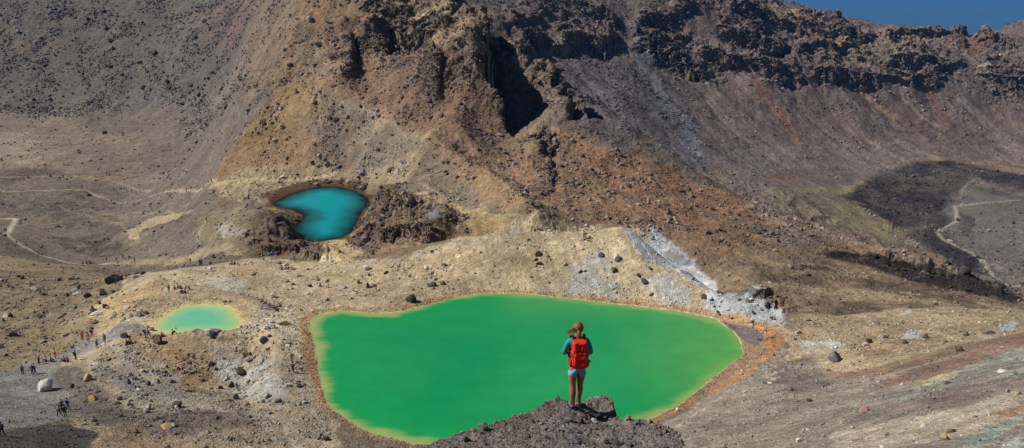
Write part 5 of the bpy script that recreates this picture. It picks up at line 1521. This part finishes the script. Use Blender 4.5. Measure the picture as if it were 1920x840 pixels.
# hair: a cap swept back into a low ponytail, loose strands blown to the left
V = IC4[0] * np.array([.094, .108, .106]); V[:, 1] += .022; V[:, 2] += 1.555
wv = fbm(V[:, 0] * 60, V[:, 2] * 9 + V[:, 1] * 9, 1, 3, .5, 801)
V[:, :2] *= (1 + .09 * wv)[:, None]
keep = np.array([f for f in IC4[1] if not (V[f][:, 1].mean() > .075 and V[f][:, 2].mean() < 1.60) and V[f][:, 2].mean() > 1.475 - .25 * max(0, 0)])
hair = wpart('hair', mesh_np('hair', V, keep, True), M_hair)
tail = skin_mesh('ponytail', [(0,-.07,1.53),(-.004,-.115,1.50),(-.010,-.125,1.44),(-.006,-.11,1.37),(0,-.105,1.32)], [(0,1),(1,2),(2,3),(3,4)], [(.05,.045),(.042,.04),(.045,.032),(.034,.024),.012], 2)
wpart('ponytail', tail, M_hair, hair)
for k in range(16):
    r = random.Random(k); y0 = -.03 - .05 * r.random(); z0 = 1.49 + .08 * r.random(); L = .06 + .12 * r.random()
    pts = [(-.07, y0, z0), (-.07 - L * .4, y0 - .02, z0 - .005 + .02 * r.random()), (-.07 - L * .8, y0 - .01, z0 - .03 * r.random()), (-.07 - L * 1.15, y0 - .02 * r.random(), z0 - .02 - .04 * r.random())]
    wpart('strand', skin_mesh('strand', pts, [(0,1),(1,2),(2,3)], [.006,.005,.004,.0015], 1), M_hair, hair)

# her rucksack
pack = bpy.data.objects.new('rucksack', None); link(pack); pack.empty_display_size = .3
pack.location = woman.location; pack.rotation_euler = woman.rotation_euler
tag(pack, 'bright red hiking rucksack on the back of the woman', 'rucksack')
def box_part(name, c, sz, bev, mat, parent=pack, taper=0, wr=0, sub=2):
    bm = bmesh.new(); bmesh.ops.create_cube(bm, size=1)
    bmesh.ops.subdivide_edges(bm, edges=bm.edges[:], cuts=7 if wr else 2, use_grid_fill=True)
    for v in bm.verts:
        x, y, z = v.co * 2
        # round the box towards an ellipsoid
        rr = (abs(x) ** 4 + abs(y) ** 4 + abs(z) ** 4) ** .25; rr = max(rr, 1e-4)
        m_ = max(abs(x), abs(y), abs(z)); q = 1 + (m_ / rr - 1) * bev
        x, y, z = x * q, y * q, z * q
        k = 1 - taper * max(z, 0)
        v.co = Vector((x * sz[0] / 2 * k, y * sz[1] / 2, z * sz[2] / 2))
    me = bpy.data.meshes.new(name); bm.to_mesh(me); bm.free()
    o_ = bpy.data.objects.new('t', me); COL.objects.link(o_); md = o_.modifiers.new('s', 'SUBSURF'); md.levels = sub if wr else 1; md.render_levels = sub if wr else 1
    dg = bpy.context.evaluated_depsgraph_get(); dg.update(); me2 = bpy.data.meshes.new_from_object(o_.evaluated_get(dg)); bpy.data.objects.remove(o_)
    V = np.empty(len(me2.vertices) * 3, np.float32); me2.vertices.foreach_get('co', V); V = V.reshape(-1, 3)
    if wr:
        f_ = fbm(V[:, 0] * 5 + V[:, 1] * 3, V[:, 2] * 11 + V[:, 0] * 5, .8, 4, .6, 811, True)
        V[:, 1] -= (f_ * wr).astype(np.float32) * (V[:, 1] < 0); V[:, 0] *= 1 + .4 * wr * f_
    V += np.array(c, np.float32); me2.vertices.foreach_set('co', V.ravel()); me2.update()
    me2.polygons.foreach_set('use_smooth', [True] * len(me2.polygons))
    return wpart(name, me2, mat, parent)
pb = box_part('pack_body', (.005, -.205, 1.135), (.285, .20, .45), .75, M_pack, wr=.034, taper=.06)
box_part('pack_lid', (.0, -.205, 1.35), (.25, .19, .12), .8, M_pack, wr=.026)
box_part('front_pocket', (.005, -.295, 1.09), (.23, .08, .27), .8, M_pack, wr=.03)
box_part('bottom_compartment', (.005, -.19, .955), (.28, .18, .11), .8, M_packd, wr=.01)
box_part('back_panel', (0, -.118, 1.13), (.25, .035, .46), .4, M_black)
def strap(name, pts, r, mat, parent=pack):
    return wpart(name, skin_mesh(name, pts, [(i, i + 1) for i in range(len(pts) - 1)], [r] * len(pts), 1), mat, parent)
for s in (-1, 1):
    strap('shoulder_strap', [(s * .09, -.13, 1.34), (s * .10, -.07, 1.425), (s * .105, .03, 1.43), (s * .12, .115, 1.33), (s * .13, .12, 1.18), (s * .15, .06, 1.06), (s * .15, -.06, 1.0), (s * .14, -.13, .98)], (.026, .008), M_packd)
    strap('hip_belt', [(s * .13, -.13, .93), (s * .165, -.04, .94), (s * .155, .07, .94), (s * .09, .14, .94), (s * .01, .155, .94)], (.008, .026), M_packd)
    strap('side_strap', [(s * .15, -.12, 1.18), (s * .155, -.22, 1.17), (s * .15, -.30, 1.165)], (.008, .007), M_black)
    strap('side_strap', [(s * .15, -.12, .98), (s * .155, -.22, .97), (s * .14, -.30, .985)], (.008, .007), M_black)
    box_part('side_pocket', (s * .148, -.18, .985), (.05, .13, .15), .8, M_packd)
strap('cross_strap', [(-.15, -.30, 1.165), (-.06, -.335, 1.13), (.06, -.338, 1.12), (.15, -.30, 1.165)], (.008, .006), M_black)
strap('lid_strap', [(-.05, -.30, 1.36), (-.055, -.335, 1.28), (-.055, -.345, 1.16)], (.009, .006), M_black)
strap('haul_loop', [(-.03, -.14, 1.37), (-.02, -.13, 1.41), (.02, -.13, 1.41), (.03, -.14, 1.37)], (.006, .006), M_black)
box_part('buckle', (.19, -.17, 1.0), (.025, .05, .03), .5, M_black)

# ------------------------------------------------------------------ steam from the vents
def steam(px, py, w_, h_, dens, label, lean=.5):
    p = ground(px, py); s = p.length / F
    V = IC3[0].copy(); k = fbm(V[:, 0] * 2 + V[:, 2], V[:, 1] * 2 - V[:, 2], 1, 3, .5, int(px) % 90)
    V *= (1 + .35 * k)[:, None]; V *= np.array([w_ * s / 2, w_ * s / 2.5, h_ * s / 2]); V[:, 0] += (V[:, 2]) * lean
    m = bpy.data.materials.new('steam'); m.use_nodes = True; nt = m.node_tree; nt.nodes.clear()
    out = nt.nodes.new('ShaderNodeOutputMaterial'); v_ = nt.nodes.new('ShaderNodeVolumePrincipled')
    v_.inputs['Color'].default_value = (.95, .97, 1, 1); v_.inputs['Anisotropy'].default_value = .1
    tc = nt.nodes.new('ShaderNodeTexCoord'); n = nt.nodes.new('ShaderNodeTexNoise'); n.inputs['Scale'].default_value = .35 * 4 / max(w_ * s, 1); n.inputs['Detail'].default_value = 4
    nt.links.new(tc.outputs['Object'], n.inputs['Vector'])
    gr = nt.nodes.new('ShaderNodeVectorMath'); gr.operation = 'LENGTH'
    mp = nt.nodes.new('ShaderNodeVectorMath'); mp.operation = 'DIVIDE'; mp.inputs[1].default_value = (w_ * s / 2, w_ * s / 2.5, h_ * s / 2)
    nt.links.new(tc.outputs['Object'], mp.inputs[0]); nt.links.new(mp.outputs[0], gr.inputs[0])
    a = nt.nodes.new('ShaderNodeMath'); a.operation = 'SUBTRACT'; a.inputs[0].default_value = 1.0; nt.links.new(gr.outputs['Value'], a.inputs[1]); a.use_clamp = True
    b_ = nt.nodes.new('ShaderNodeMapRange'); b_.inputs['From Min'].default_value = .42; b_.inputs['From Max'].default_value = .7; nt.links.new(n.outputs['Fac'], b_.inputs['Value'])
    c_ = nt.nodes.new('ShaderNodeMath'); c_.operation = 'MULTIPLY'; nt.links.new(a.outputs[0], c_.inputs[0]); nt.links.new(b_.outputs[0], c_.inputs[1])
    d_ = nt.nodes.new('ShaderNodeMath'); d_.operation = 'MULTIPLY'; nt.links.new(c_.outputs[0], d_.inputs[0]); d_.inputs[1].default_value = dens
    nt.links.new(d_.outputs[0], v_.inputs['Density']); nt.links.new(v_.outputs[0], out.inputs['Volume'])
    o = link(bpy.data.objects.new('steam', mesh_np('steam', V, IC3[1], True, None, m)))
    o.location = (p.x, p.y - 1, p.z + h_ * s * .45); tag(o, label, 'steam', kind='stuff')
steam(816, 410, 40, 34, .9, 'wisp of white steam on the rocky mound right of the turquoise pool')
steam(965, 438, 60, 30, .35, 'faint grey steam rising behind the pale ridge')
steam(1262, 488, 70, 44, .7, 'thin steam drifting over the long white scree', -.4)
